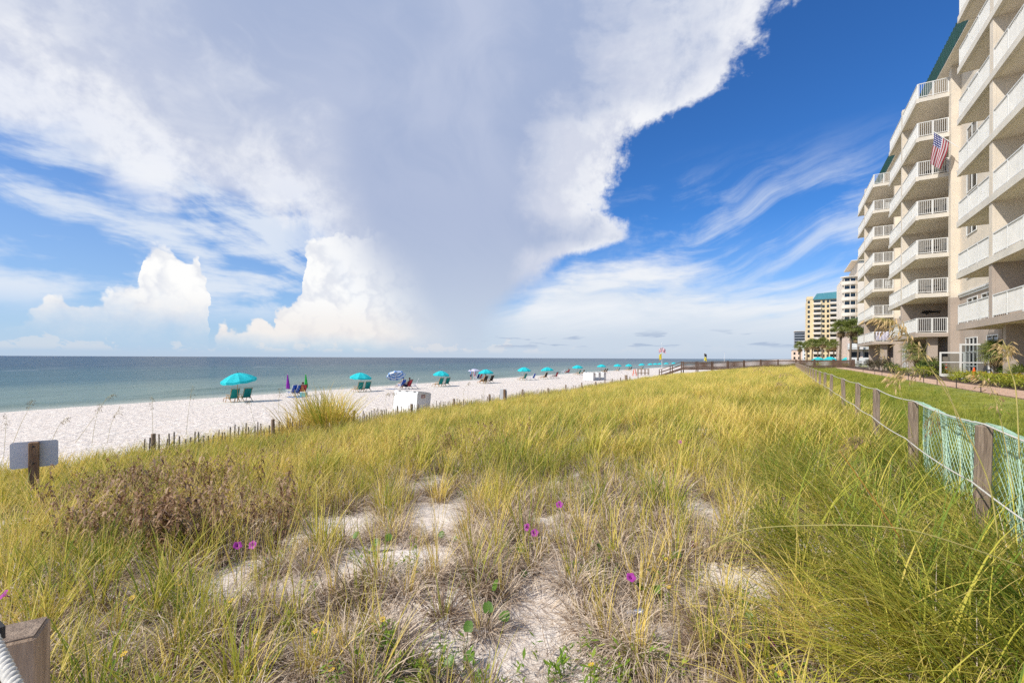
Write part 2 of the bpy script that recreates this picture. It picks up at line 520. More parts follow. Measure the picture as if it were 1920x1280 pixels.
def sea_material():
    m = bpy.data.materials.new('sea_water'); m.use_nodes = True
    nt = m.node_tree; S.nt = nt; b = nt.nodes['Principled BSDF']
    tc = nt.nodes.new('ShaderNodeTexCoord'); v = S(tc.outputs['Object'])
    sp = nt.nodes.new('ShaderNodeSeparateXYZ'); nt.links.new(v.s, sp.inputs[0])
    x, y = S(sp.outputs[0]), S(sp.outputs[1])
    off = -1.0 * x - 53.5                                    # metres from the waterline
    patch = noise(vec(x * 0.35, y * 0.06), 0.12, 4, 0.6)
    o2 = off + (patch - 0.5) * 60.0 * smooth(off, 5.0, 60.0)
    c = mixc(smooth(off, 0.0, 7.0), (0.40, 0.41, 0.34), (0.16, 0.225, 0.195))
    c = mixc(smooth(o2, 10.0, 70.0), c, (0.055, 0.120, 0.138))
    c = mixc(smooth(o2, 60.0, 260.0), c, (0.024, 0.064, 0.105))
    c = mixc(smooth(off, 400.0, 2500.0), c, (0.016, 0.044, 0.088))
    # foam: a ragged lip at the water's edge and short flecks on the bar
    fo = noise(vec(x, y * 0.35), 0.9, 4, 0.65)
    foam = smooth(fo + smooth(off, 1.6, 0.0) * 0.22, 0.66, 0.78) * smooth(off, 2.6, 0.4)
    bar = smooth(noise(vec(x * 0.5, y * 0.07), 0.55, 4, 0.6), 0.67, 0.73) * smooth(off, 90.0, 150.0) * smooth(off, 420.0, 260.0)
    foam = S.m('MAXIMUM', foam, bar * 0.8)
    c = mixc(foam * 0.8, c, (0.80, 0.80, 0.78))
    nt.links.new(c.s, b.inputs['Base Color'])
    nt.links.new((foam * 0.5 + smooth(off, 50.0, 800.0, 0.10, 0.24)).s, b.inputs['Roughness'])
    b.inputs['Specular IOR Level'].default_value = 0.0
    r1 = noise(vec(x * 1.0, y * 0.45), 1.1, 5, 0.62)
    r2 = noise(vec(x * 0.8 + 3.0, y * 0.30), 0.22, 4, 0.6)
    r3 = noise(vec(x * 0.8 + 9.0, y * 0.25), 0.035, 3, 0.6)
    h = r1 * 0.15 + r2 * 0.75 * smooth(off, 2.0, 15.0) + r3 * 3.2 * smooth(off, 20.0, 120.0)
    bn = nt.nodes.new('ShaderNodeBump'); bn.inputs['Distance'].default_value = 1.0; bn.inputs['Strength'].default_value = 1.0
    nt.links.new(h.s, bn.inputs['Height']); nt.links.new(bn.outputs[0], b.inputs['Normal'])
    # a ruffled surface mirrors only part of the low sky
    gl = nt.nodes.new('ShaderNodeBsdfGlossy'); gl.inputs['Roughness'].default_value = 0.16; nt.links.new(bn.outputs[0], gl.inputs['Normal'])
    fr = nt.nodes.new('ShaderNodeFresnel'); fr.inputs['IOR'].default_value = 1.33; nt.links.new(bn.outputs[0], fr.inputs['Normal'])
    mx = nt.nodes.new('ShaderNodeMixShader'); nt.links.new((S(fr.outputs[0]) * 0.50).s, mx.inputs[0])
    nt.links.new(b.outputs[0], mx.inputs[1]); nt.links.new(gl.outputs[0], mx.inputs[2]); nt.links.new(mx.outputs[0], nt.nodes['Material Output'].inputs[0])
    return m


def grass_material(name, cols, rough=0.6, trans=0.35, patch=0.9):
    """Blades: colour from the per-blade 'tint', the clump and where it grows; cols = low, mid, high, dry."""
    m = bpy.data.materials.new(name); m.use_nodes = True
    nt = m.node_tree; S.nt = nt; b = nt.nodes['Principled BSDF']
    at = nt.nodes.new('ShaderNodeAttribute'); at.attribute_name = 'tint'; t = S(at.outputs['Fac'])
    al = nt.nodes.new('ShaderNodeAttribute'); al.attribute_name = 'along'; u = S(al.outputs['Fac'])
    oi = nt.nodes.new('ShaderNodeObjectInfo'); rnd = S(oi.outputs['Random'])
    ge = nt.nodes.new('ShaderNodeNewGeometry'); pos = S(ge.outputs['Position'])
    pn = noise(pos, 0.22, 3, 0.55)
    k = t * 0.60 + (rnd - 0.5) * 0.75 + 0.22 + (pn - 0.5) * patch
    c = mixc(smooth(k, 0.05, 0.45), cols[0], cols[1])
    c = mixc(smooth(k, 0.40, 0.85), c, cols[2])
    c = mixc(smooth(u + (t - 0.5) * 0.5, 0.72, 1.1) * 0.7, c, cols[3])       # withered tips
    c = mixc(smooth(u, 0.30, 0.0) * 0.8, c, cols[4])                          # root tone: shade deep in the clump, painted into the blade colour
    nt.links.new(c.s, b.inputs['Base Color']); b.inputs['Roughness'].default_value = rough; b.inputs['Specular IOR Level'].default_value = 0.25
    tr = nt.nodes.new('ShaderNodeBsdfTranslucent'); nt.links.new(c.s, tr.inputs[0])
    mx = nt.nodes.new('ShaderNodeMixShader'); mx.inputs[0].default_value = trans
    nt.links.new(b.outputs[0], mx.inputs[1]); nt.links.new(tr.outputs[0], mx.inputs[2])
    nt.links.new(mx.outputs[0], nt.nodes['Material Output'].inputs[0])
    return m


M_SAND = sand_material(); M_SEA = sea_material()
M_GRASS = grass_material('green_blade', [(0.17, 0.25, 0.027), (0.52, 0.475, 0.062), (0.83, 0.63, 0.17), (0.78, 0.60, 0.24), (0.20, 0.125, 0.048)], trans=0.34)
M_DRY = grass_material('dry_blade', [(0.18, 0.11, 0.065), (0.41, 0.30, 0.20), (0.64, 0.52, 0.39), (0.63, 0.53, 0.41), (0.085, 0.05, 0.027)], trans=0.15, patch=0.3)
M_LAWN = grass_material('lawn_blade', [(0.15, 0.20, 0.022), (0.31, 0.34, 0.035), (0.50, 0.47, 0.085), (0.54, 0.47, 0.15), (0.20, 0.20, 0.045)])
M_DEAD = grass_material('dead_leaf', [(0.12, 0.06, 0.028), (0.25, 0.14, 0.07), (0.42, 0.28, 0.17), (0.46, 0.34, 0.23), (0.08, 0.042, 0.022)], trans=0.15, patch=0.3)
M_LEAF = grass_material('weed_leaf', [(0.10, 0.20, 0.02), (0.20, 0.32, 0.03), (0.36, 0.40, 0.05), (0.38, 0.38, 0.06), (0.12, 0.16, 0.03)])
M_WOOD = material('weathered_wood', (0.38, 0.285, 0.205), 0.85, 0.25, 7.0, 0.006, 26.0, stretch=(6, 6, 0.5), color2=(0.15, 0.105, 0.075))
M_WOODB = material('brown_wood', (0.33, 0.21, 0.12), 0.85, 0.25, 5.0, 0.005, 26.0, stretch=(6, 6, 0.6), color2=(0.14, 0.075, 0.04))
M_SLAT = material('slat_wood', (0.46, 0.39, 0.32), 0.9, 0.2, 3.0, color2=(0.28, 0.22, 0.165))
M_BWOOD = material('boardwalk_wood', (0.16, 0.098, 0.068), 0.85, 0.2, 1.5, color2=(0.07, 0.042, 0.03))
M_ROPE = material('rope_fibre', (0.62, 0.59, 0.52), 0.9, 0.15, 60.0)
M_NET = material('net_plastic', (0.47, 0.66, 0.50), 0.5, 0.12, 3.0, trans=0.2)
M_CREAM = material('cream_stucco', (0.66, 0.58, 0.475), 0.9, 0.06, 0.5, 0.002, 60.0)
M_TAUPE = material('taupe_stucco', (0.43, 0.355, 0.295), 0.9, 0.07, 0.5, 0.002, 60.0)
M_SLABW = material('balcony_paint', (0.66, 0.61, 0.53), 0.8, 0.07, 0.7)
M_WHITE = material('white_paint', (0.68, 0.675, 0.65), 0.5, 0.04, 1.0)
M_SOFFIT = material('soffit_paint', (0.76, 0.69, 0.58), 0.9, 0.04, 0.6)
M_ROOF = material('green_metal', (0.004, 0.052, 0.043), 0.55, 0.12, 1.0)
M_GLASS = glass_mat('dark_glass', (0.025, 0.03, 0.035))
M_DARK = material('dark_metal', (0.025, 0.022, 0.02), 0.6, 0.1, 5.0)
M_TEAL = material('teal_canvas', (0.02, 0.60, 0.64), 0.8, 0.06, 2.0, trans=0.25)
M_TEALD = material('teal_sling', (0.005, 0.24, 0.22), 0.8, 0.08, 6.0)
M_TAN = material('varnished_wood', (0.45, 0.27, 0.12), 0.6, 0.15, 8.0)
M_PATH = material('paver_pink', (0.54, 0.365, 0.26), 0.9, 0.12, 3.0, 0.003, 30.0, coord='Object')
M_LAWNG = material('lawn_soil', (0.25, 0.26, 0.05), 0.95, 0.25, 0.8, 0.02, 8.0, color2=(0.13, 0.16, 0.03))
M_MULCH = material('mulch', (0.10, 0.065, 0.045), 0.95, 0.3, 9.0, 0.02, 20.0)

# ================================================================== ground, sea, lawn, path
def spaced(lo, hi, centre, fine, grow, cap=1e9):
    def side(lim, sgn):
        out = []; x = 0.0; st = fine
        while x < lim:
            x += st; st = min(st * grow, cap); out.append(sgn * min(x, lim))
        return out
    a = sorted(side(centre - lo, -1)); b = side(hi - centre, 1)
    return [centre + q for q in a] + [centre] + [centre + q for q in b]


def sheet(name, xs, ys, zf, mat):
    nx, ny = len(xs), len(ys)
    vs = [(x, y, zf(x, y)) for y in ys for x in xs]
    fs = [(j * nx + i, j * nx + i + 1, (j + 1) * nx + i + 1, (j + 1) * nx + i) for j in range(ny - 1) for i in range(nx - 1)]
    me = bpy.data.meshes.new(name); me.from_pydata(vs, [], fs); me.update()
    me.polygons.foreach_set('use_smooth', [True] * len(fs)); me.materials.append(mat)
    return link(name, me)


gx = spaced(-400, 20000, -1.5, 0.09, 1.022)
gx = [x for x in gx if x > -130] 
gx = [-400] + gx
gy = spaced(-60, 60000, 3.5, 0.09, 1.022)
ground = sheet('sand_ground', gx, gy, ground_z, M_SAND)
tag(ground, 'white sand of the dune and beach', None, None, 'structure')


def sea_z(x, y):
    off = -x - 53.5
    if off > 320 or y > 500 or y < -200: return 0.0
    k = sstep(-1, 6, off) * (1 - sstep(150, 320, off)) * (1 - sstep(200, 500, abs(y)))
    z = 0.10 * mnoise.noise(Vector((x * 0.16, y * 0.05, 0))) + 0.05 * mnoise.noise(Vector((x * 0.5, y * 0.2, 4)))
    lip = mnoise.noise(Vector((y * 0.035, 2.0, 0)))
    c1 = 7.0 + 2.5 * lip
    z += 0.30 * math.exp(-((off - c1) / 1.0) ** 2) * max(0.0, 0.35 + mnoise.noise(Vector((y * 0.05, 7.0, 0)))) * 1.6
    z += 0.20 * math.exp(-((off - c1 - 9) / 1.6) ** 2) * max(0.0, 0.2 + mnoise.noise(Vector((y * 0.04, 17.0, 0)))) * 1.6
    return z * k


sx = [-x for x in spaced(47, 60000, 54, 0.5, 1.018)][::-1]
sy = spaced(-30000, 70000, 25, 0.9, 1.022)
sea = sheet('sea_water', sx, sy, sea_z, M_SEA)
tag(sea, 'green to blue gulf water with small waves', None, None, 'structure')

lawn_x = [1.9, 2.6, 3.4, 4.2, 5.0, 5.8, 6.55]
lawn_y = [2 + 1.5 * i for i in range(56)] + [95, 110, 140, 200]
lawn = sheet('lawn', lawn_x, lawn_y, lambda x, y: ground_z(x, y) + 0.012, M_LAWNG)
tag(lawn, 'green lawn between the rope fence and the brick path', None, None, 'structure')
bed = sheet('planting_bed', [7.86, 8.4, 9.2, 10.0, 10.6], [2 + 2 * i for i in range(50)], lambda x, y: ground_z(x, y) + 0.02, M_MULCH)
tag(bed, 'dark mulched planting bed along the hotel wall', None, None, 'structure')
# brick path: base sheet and single pavers where they are near enough to tell apart
path = sheet('path', [6.60, 7.2, 7.82], [2 + 2 * i for i in range(50)], lambda x, y: ground_z(x, y) + 0.02, M_PATH)
tag(path, 'pinkish brick path in front of the hotel', None, None, 'structure')
pav = MB().box(-0.098, 0.098, -0.198, 0.198, 0, 0.028).mesh('paver', M_PATH)
kk = 0
for j in range(24):
    for i in range(6):
        x = 6.71 + i * 0.204; y = 19.6 + j * 0.404 + (0.2 if i % 2 else 0)
        o = link('paver', pav, path, (x, y, ground_z(x, y) + 0.022 + RNG.uniform(-0.003, 0.003)))


# ================================================================== grass prototypes
def blades(n, L, tilt, bend, width, radius, seg=5, lean=None, wav=0.0, seed=0, power=1.3, tint=(0, 1)):
    """Ribbons rooted in a disc; returns vertices, quads, tint and position along the blade."""
    r = np.random.default_rng(seed)
    V, F, T, A = [], [], [], []
    for i in range(n):
        l = r.uniform(*L); az = r.uniform(0, 2 * math.pi); t0 = math.radians(r.uniform(*tilt)); be = math.radians(r.uniform(*bend))
        rr = radius * math.sqrt(r.uniform()); ba = az + r.normal(0, 0.9)
        if lean is not None and r.uniform() < lean[1]:
            az = lean[0] + r.normal(0, 0.35)
        p = np.array([rr * math.cos(ba), rr * math.sin(ba), -0.03]); w = r.uniform(*width); tt = r.uniform(*tint)
        o = len(V); wob = r.uniform(-1, 1) * wav; fl = r.uniform(-0.9, 0.9)
        for k in range(seg + 1):
            u = k / seg; th = t0 + be * u ** power; a = az + wob * u * 2.0
            d = np.array([math.sin(th) * math.cos(a), math.sin(th) * math.sin(a), math.cos(th)])
            side = np.array([-math.sin(a + fl), math.cos(a + fl), 0.0])
            ww = w * 0.5 * (1 - u ** 2.2) * (0.55 + 0.45 * min(1, u * 4)) + 0.0003
            V.append(p - side * ww); V.append(p + side * ww); T += [tt, tt]; A += [u, u]
            p = p + d * (l / seg)
        for k in range(seg): F.append((o + 2 * k, o + 2 * k + 1, o + 2 * k + 3, o + 2 * k + 2))
    return V, F, T, A


def leaves(n, H, spread, size, seed=0, up=(10, 60), curl=0.0):
    """Small pointed leaves on short stems, for weeds."""
    r = np.random.default_rng(seed)
    V, F, T, A = [], [], [], []
    for s_ in range(n):
        az = r.uniform(0, 6.283); ti = math.radians(r.uniform(2, 28)); h = r.uniform(*H)
        base = np.array([r.normal(0, spread), r.normal(0, spread), 0.0])
        d = np.array([math.sin(ti) * math.cos(az), math.sin(ti) * math.sin(az), math.cos(ti)])
        o = len(V); sd = np.array([-math.sin(az), math.cos(az), 0]) * 0.0022
        V += [base - sd, base + sd, base + d * h + sd * 0.4, base + d * h - sd * 0.4]; F.append((o, o + 1, o + 2, o + 3)); T += [0.1] * 4; A += [0.3] * 4
        m = int(h / (size * 0.55)) + 2
        for k in range(m):
            q = base + d * h * ((k + 0.6) / m); a = r.uniform(0, 6.283); e = math.radians(r.uniform(*up)); l = size * r.uniform(0.6, 1.3)
            f = np.array([math.cos(e) * math.cos(a), math.cos(e) * math.sin(a), math.sin(e)]); sx_ = np.array([-math.sin(a), math.cos(a), 0]) * l * 0.16
            o = len(V); dn = np.array([0, 0, -curl * l])
            V += [q, q + f * l * 0.5 + sx_, q + f * l + dn, q + f * l * 0.5 - sx_]; F.append((o, o + 1, o + 2, o + 3)); tt = r.uniform(); T += [tt] * 4; A += [0.35] * 4
    return V, F, T, A


def clump_mesh(name, *groups):
    """groups: ((V, F, T, A), material) joined into one mesh."""
    V, F, T, A, MI, mats = [], [], [], [], [], []
    for (v, f, t, a), mt in groups:
        if mt not in mats: mats.append(mt)
        o = len(V); V += [tuple(q) for q in v]; F += [tuple(i + o for i in q) for q in f]; T += t; A += a; MI += [mats.index(mt)] * len(f)
    me = bpy.data.meshes.new(name); me.from_pydata(V, [], F); me.update()
    for k, d in (('tint', T), ('along', A)):
        at = me.attributes.new(k, 'FLOAT', 'POINT'); at.data.foreach_set('value', d)
    for mt in mats: me.materials.append(mt)
    me.polygons.foreach_set('material_index', MI); me.polygons.foreach_set('use_smooth', [True] * len(F))
    return me


def scatter(name, protos, pts, label, material_slot=None):
    """One 'stuff' object: prototype clumps set out on points (x, y, z, rot z, tilt x, scale, index) by geometry nodes."""
    cc = bpy.data.collections.new(name + '_clumps')
    for i, me in enumerate(protos):
        cc.objects.link(bpy.data.objects.new('%s_clump_%02d' % (name, i), me))
    a = np.array(pts, dtype=np.float32)
    me = bpy.data.meshes.new(name); me.vertices.add(len(a)); me.vertices.foreach_set('co', a[:, :3].ravel()); me.update()
    rot = np.zeros((len(a), 3), np.float32); rot[:, 2] = a[:, 3]; rot[:, 0] = a[:, 4]
    me.attributes.new('rot', 'FLOAT_VECTOR', 'POINT').data.foreach_set('vector', rot.ravel())
    me.attributes.new('scl', 'FLOAT', 'POINT').data.foreach_set('value', a[:, 5].copy())
    me.attributes.new('idx', 'INT', 'POINT').data.foreach_set('value', a[:, 6].astype(np.int32))
    o = link(name, me)
    ng = bpy.data.node_groups.new(name + '_scatter', 'GeometryNodeTree')
    ng.interface.new_socket('Geometry', in_out='INPUT', socket_type='NodeSocketGeometry')
    ng.interface.new_socket('Geometry', in_out='OUTPUT', socket_type='NodeSocketGeometry')
    N = ng.nodes; gi = N.new('NodeGroupInput'); go = N.new('NodeGroupOutput')
    iop = N.new('GeometryNodeInstanceOnPoints'); ci = N.new('GeometryNodeCollectionInfo')
    ci.inputs['Collection'].default_value = cc; ci.inputs['Separate Children'].default_value = True; ci.inputs['Reset Children'].default_value = True
    def attr(nm, ty):
        n = N.new('GeometryNodeInputNamedAttribute'); n.data_type = ty; n.inputs['Name'].default_value = nm; return n.outputs[0]
    L = ng.links
    L.new(gi.outputs[0], iop.inputs['Points']); L.new(ci.outputs[0], iop.inputs['Instance'])
    iop.inputs['Pick Instance'].default_value = True
    L.new(attr('idx', 'INT'), iop.inputs['Instance Index'])
    er = N.new('FunctionNodeEulerToRotation'); L.new(attr('rot', 'FLOAT_VECTOR'), er.inputs[0]); L.new(er.outputs[0], iop.inputs['Rotation'])
    L.new(attr('scl', 'FLOAT'), iop.inputs['Scale'])
    L.new(iop.outputs[0], go.inputs[0])
    md = o.modifiers.new('scatter', 'NODES'); md.node_group = ng
    return tag(o, label, None, None, 'stuff')


LEAN = math.atan2(-SY, -CY)          # the sea wind lays the long blades towards the left of the view
G = M_GRASS; D = M_DRY
protos = []
for s_ in range(3):   # 0-2 dry bunch with a few live blades
    protos.append(clump_mesh('dry_bunch', (blades(150, (0.22, 0.52), (8, 66), (40, 190), (0.005, 0.011), 0.10, 6, wav=0.5, seed=s_), D),
                             (blades(12, (0.40, 0.75), (3, 24), (8, 45), (0.005, 0.008), 0.05, 5, seed=40 + s_), G)))
for s_ in range(3):   # 3-5 live bunch over a dry foot
    protos.append(clump_mesh('live_bunch', (blades(40, (0.40, 0.85), (2, 32), (12, 85), (0.006, 0.011), 0.08, 6, seed=10 + s_), G),
                             (blades(80, (0.20, 0.46), (15, 66), (40, 160), (0.005, 0.010), 0.10, 5, wav=0.4, seed=50 + s_), D)))
for s_ in range(3):   # 6-8 long swept blades
    protos.append(clump_mesh('swept_bunch', (blades(44, (0.70, 1.30), (14, 55), (25, 95), (0.006, 0.012), 0.11, 8, lean=(LEAN, 0.85), seed=20 + s_, tint=(0, 0.55)), G),
                             (blades(26, (0.3, 0.7), (20, 60), (40, 110), (0.003, 0.006), 0.09, 6, lean=(LEAN, 0.5), wav=0.3, seed=60 + s_), D)))
for s_ in range(3):   # 9-11 field bunch, broader blades for the distance
    protos.append(clump_mesh('field_bunch', (blades(34, (0.45, 0.95), (2, 34), (10, 70), (0.010, 0.020), 0.13, 4, lean=(LEAN + math.pi, 0.35), seed=30 + s_, tint=(0.1, 1)), G),
                             (blades(30, (0.25, 0.6), (10, 60), (30, 130), (0.009, 0.017), 0.16, 4, seed=70 + s_), D)))
for s_ in range(2):   # 12-13 leafy weed
    protos.append(clump_mesh('leafy_weed', (leaves(16, (0.05, 0.17), 0.08, 0.05, seed=80 + s_), M_LEAF)))
for s_ in range(3):   # 14-16 dead stalks with curled leaves
    protos.append(clump_mesh('dead_weed', (leaves(5, (0.40, 0.80), 0.07, 0.075, seed=90 + s_, up=(-40, 50), curl=0.7), M_DEAD),
                             (blades(22, (0.2, 0.5), (5, 45), (30, 150), (0.005, 0.012), 0.07, 5, wav=0.8, seed=95 + s_), M_DEAD)))
for s_ in range(2):   # 17-18 flat litter of curled dead blades and twigs
    lit = blades(60, (0.08, 0.30), (78, 97), (-10, 12), (0.0012, 0.003), 0.28, 6, wav=1.6, seed=110 + s_)
    lit = ([np.array([q[0], q[1], abs(q[2]) * 0.25 + 0.004]) for q in lit[0]], lit[1], lit[2], lit[3])
    protos.append(clump_mesh('litter', (lit, M_DRY)))
for s_ in range(2):   # 19-20 single thin upright live blades
    protos.append(clump_mesh('thin_blades', (blades(9, (0.45, 0.95), (1, 16), (3, 30), (0.003, 0.005), 0.10, 5, seed=120 + s_, tint=(0.2, 0.9)), G)))

# bare sand, as (photograph column, row, half width in metres across and along the view)
BARE = []
for px, py, rw, rd in [(1010, 1180, 0.34, 0.55), (1000, 1265, 0.45, 0.35), (760, 1045, 0.62, 0.42), (650, 955, 0.55, 0.5), (820, 940, 0.40, 0.6), (445, 1040, 0.34, 0.40),
                       (1325, 975, 0.26, 0.4), (1400, 1105, 0.22, 0.25), (240, 1085, 0.24, 0.3), (1600, 1225, 0.22, 0.25), (800, 1180, 0.36, 0.3), (560, 1110, 0.25, 0.25), (800, 880, 0.25, 0.5), (1590, 1080, 0.16, 0.2), (1480, 1060, 0.2, 0.3)]:
    q = on_level(px, py, 2.86); BARE.append((q.x, q.y, rw, rd))


def bare(x, y):
    v = 0.0
    for bx, by, rw, rd in BARE:
        dx, dy = x - bx, y - by
        a = (dx * CY + dy * SY) / rw; b = (-dx * SY + dy * CY) / rd
        v = max(v, 1.27 - math.sqrt(a * a + b * b))
    return v


def view(x, y):
    return x * CY + y * SY, -x * SY + y * CY      # across, along the view


DZ = on_level(320, 950, 2.65)


def dead_zone(x, y):
    a, b = view(x - DZ.x, y - DZ.y)
    return (a / 0.85) ** 2 + (b / 1.5) ** 2 < 1.0


pts = []
rg = random.Random(5)


def put(x, y, idx, sc, dz=0.0, free=True):
    pts.append((x, y, ground_z(x, y) + dz, rg.uniform(0, 6.283) if free else rg.uniform(-0.35, 0.35), rg.gauss(0, 0.08), sc, idx))


# near field: even over the ground
near_pts = []
for k in range(9000):
    x = rg.uniform(-8.5, 1.7); y = rg.uniform(-1.5, 8.5)
    ac, al_ = view(x, y)
    if al_ < 1.6 or abs(ac / al_) > 1.25 or al_ > 7.6: continue
    b = bare(x, y)
    if b > 0.35 or (dead_zone(x, y) and rg.random() < 0.35): continue
    if b > 0.05 and rg.random() < 0.6: continue
    right = sstep(0.40, 0.75, ac / al_ + 0.12 * mnoise.noise(Vector((x, y, 3))))
    left = sstep(-0.5, -0.85, ac / al_)
    n1 = mnoise.noise(Vector((x * 0.9, y * 0.9, 1.0)))
    mid_ = (1 - right) * (1 - left) * (1 - sstep(4.2, 6.0, al_))
    keep = 0.46 + 0.30 * right + 0.30 * left + 0.22 * sstep(4.0, 6.5, al_) + 0.30 * n1 - 0.14 * mid_
    if rg.random() > keep: continue
    if any((x - qx) ** 2 + (y - qy) ** 2 < 0.021 for qx, qy in near_pts[-700:]): continue
    near_pts.append((x, y))
    q = rg.random()
    if rg.random() < right: idx = rg.choice((6, 7, 8, 3, 4, 5, 0, 0, 2, 12))
    elif q < 0.60 - 0.25 * left + 0.20 * mid_: idx = rg.choice((0, 1, 2))
    elif q < 0.86: idx = rg.choice((3, 4, 5))
    elif q < 0.97: idx = rg.choice((19, 20))
    else: idx = rg.choice((12, 13))
    put(x, y, idx, rg.uniform(0.55, 1.05) * (0.85 if al_ < 3.2 else 1.0), 0, idx not in (6, 7, 8))
# single dry tufts standing about on the open sand
for px, py in [(820, 1085), (730, 1205), (690, 1180), (640, 1235), (500, 1130), (700, 1075), (545, 1160), (880, 1010), (1100, 1165), (1290, 1160), (1330, 1230), (960, 1070), (1200, 1240), (1130, 1010), (780, 1000), (620, 1045), (1480, 1160),
               (1390, 1045), (470, 1240), (330, 1210), (230, 1260), (1045, 1025), (700, 1290), (835, 1165), (1270, 1080), (570, 1265), (900, 1290), (410, 1150), (600, 985), (720, 960), (1360, 1140), (1420, 1270), (1500, 1240), (960, 985)]:
    p = on_level(px + rg.uniform(-8, 8), py, 2.87); put(p.x, p.y, rg.choice((0, 1, 2)), rg.uniform(0.62, 0.95))
# the field beyond
for k in range(22000):
    x = rg.uniform(-17.5, 1.75); y = -4 + 88.5 * rg.random() ** 1.25
    ac, al_ = view(x, y)
    if al_ < 7.2 or abs(ac / al_) > 1.22: continue
    edge = -16.4 + 1.5 * mnoise.noise(Vector((y * 0.15, 4.0, 0)))
    if x < edge or bare(x, y) > 0.3: continue
    if dead_zone(x, y) and rg.random() < 0.35: continue
    n1 = mnoise.noise(Vector((x * 0.5, y * 0.5, 1.0)))
    if al_ < 20:
        q = rg.random() + n1 * 0.25
        idx = rg.choice((6, 7, 8)) if ac / al_ > 0.52 and q < 0.35 else (rg.choice((0, 1, 2)) if q < 0.36 else rg.choice((3, 4, 5, 9, 10, 11)))
        put(x, y, idx, rg.uniform(0.6, 1.05), 0, idx < 6)
    else:
        put(x, y, rg.choice((9, 10, 11, 9, 10, 11, 3, 0)), rg.uniform(0.5, 1.1), 0, False)
# brown dead weeds in front of the sign

for k in range(190):
    px = rg.gauss(300, 115); py = rg.uniform(900, 1050) - abs(px - 315) * 0.14
    if px < 90 or px > 560: continue
    p = on_level(px, py, 2.55 if py < 950 else 2.75)
    put(p.x, p.y, rg.choice((14, 15, 16)), rg.uniform(0.55, 1.1))
for k in range(60):
    p = on_level(rg.uniform(250, 1000), rg.uniform(845, 900), 2.4)
    if p.x > -14: put(p.x, p.y, rg.choice((14, 15, 16)), rg.uniform(0.6, 1.0))
# the tall bunch standing by the sand fence
tb = on_level(605, 812, 1.75)
for k in range(34):
    put(tb.x + rg.gauss(0, 0.75) * CY, tb.y + rg.gauss(0, 0.75) * SY, rg.choice((3, 4, 5, 9, 10)), rg.uniform(1.9, 2.7))
# dense wind-laid bunches in the right foreground
for k in range(70):
    px = rg.uniform(1420, 2080); py = rg.uniform(960, 1420)
    if px < 1420 + (py - 960) * 0.45: continue
    p = on_level(px, py, 2.88)
    if p.x < 1.6 and bare(p.x, p.y) < 0.3: put(p.x, p.y, rg.choice((6, 7, 8)), rg.uniform(0.8, 1.1), 0, False)
# litter on the bare sand, and small weeds
for k in range(330):
    px = rg.uniform(-150, 2050); py = rg.uniform(880, 1400)
    p = on_level(px, py, 2.87)
    if p.x < 1.6 and p.x > -8: put(p.x, p.y, rg.choice((17, 18)), rg.uniform(0.6, 1.3), 0.005)
for k in range(45):
    px = rg.uniform(0, 1750); py = rg.uniform(980, 1320)
    p = on_level(px, py, 2.87)
    if p.x < 1.5: put(p.x, p.y, rg.choice((12, 13, 12, 13, 19, 20)), rg.uniform(0.6, 1.1))
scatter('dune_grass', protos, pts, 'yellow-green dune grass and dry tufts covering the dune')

# rough green growth on the landward side of the rope fence, mown lawn beyond
lawn_protos = [clump_mesh('rough_green', (blades(46, (0.30, 0.70), (3, 32), (15, 80), (0.004, 0.009), 0.15, 5, seed=200 + i), M_LAWN)) for i in range(3)]
lawn_protos += [clump_mesh('mown_turf', (blades(90, (0.035, 0.075), (5, 40), (10, 60), (0.004, 0.007), 0.30, 2, seed=210 + i), M_LAWN)) for i in range(2)]
lawn_protos += [clump_mesh('green_vine', (leaves(14, (0.2, 0.5), 0.12, 0.06, seed=220), M_LEAF))]
lp_ = []
for k in range(6000):
    y = 2.5 + 85 * rg.random() ** 1.9; x = rg.uniform(1.5, 6.5)
    far = sstep(0, 60, y)
    if x < 1.85 + (3.3 + 0.9 * mnoise.noise(Vector((y * 0.2, 0, 8)))) * rg.random() ** 0.8 + 1.5 * far:
        lp_.append((x, y, ground_z(x, y), rg.uniform(0, 6.28), rg.gauss(0, 0.08), rg.uniform(0.5, 0.95) * (1 - 0.35 * sstep(2.5, 5, x)), rg.choice((0, 1, 2, 0, 1, 2, 5))))
for k in range(5000):
    y = 6 + 60 * rg.random() ** 1.6; x = rg.uniform(3.2, 6.55)
    lp_.append((x, y, ground_z(x, y) + 0.01, rg.uniform(0, 6.28), 0, rg.uniform(0.7, 1.3), rg.choice((3, 4))))
for k in range(900):
    y = rg.uniform(85, 150); x = rg.uniform(-8, 12)
    lp_.append((x, y, ground_z(x, y), rg.uniform(0, 6.28), 0, rg.uniform(0.7, 1.2), rg.choice((0, 1, 2))))
scatter('lawn_grass', lawn_protos, lp_, 'bright green grass growing behind the rope fence')

# ================================================================== the near hotel
hotel = thing('hotel', 'cream and taupe beachfront hotel with stacked white-railed balconies and green roof', 'hotel')
FL = 2.9
Z0 = 6.55                       # first balcony floor
TOPZ = 26.5
FRONT, PIL, RECESS, BACK = 8.4, 10.2, 10.72, 12.2
GROUPS = [(25.2, 30.3, 35.1), (44.5, 49.6, 54.8), (63.8, 70.2, 75.9)]
SPLIT = 9.05                    # taupe below, cream above


def part(mb, name, mat, parent=hotel): return mb.build(name, mat, parent)


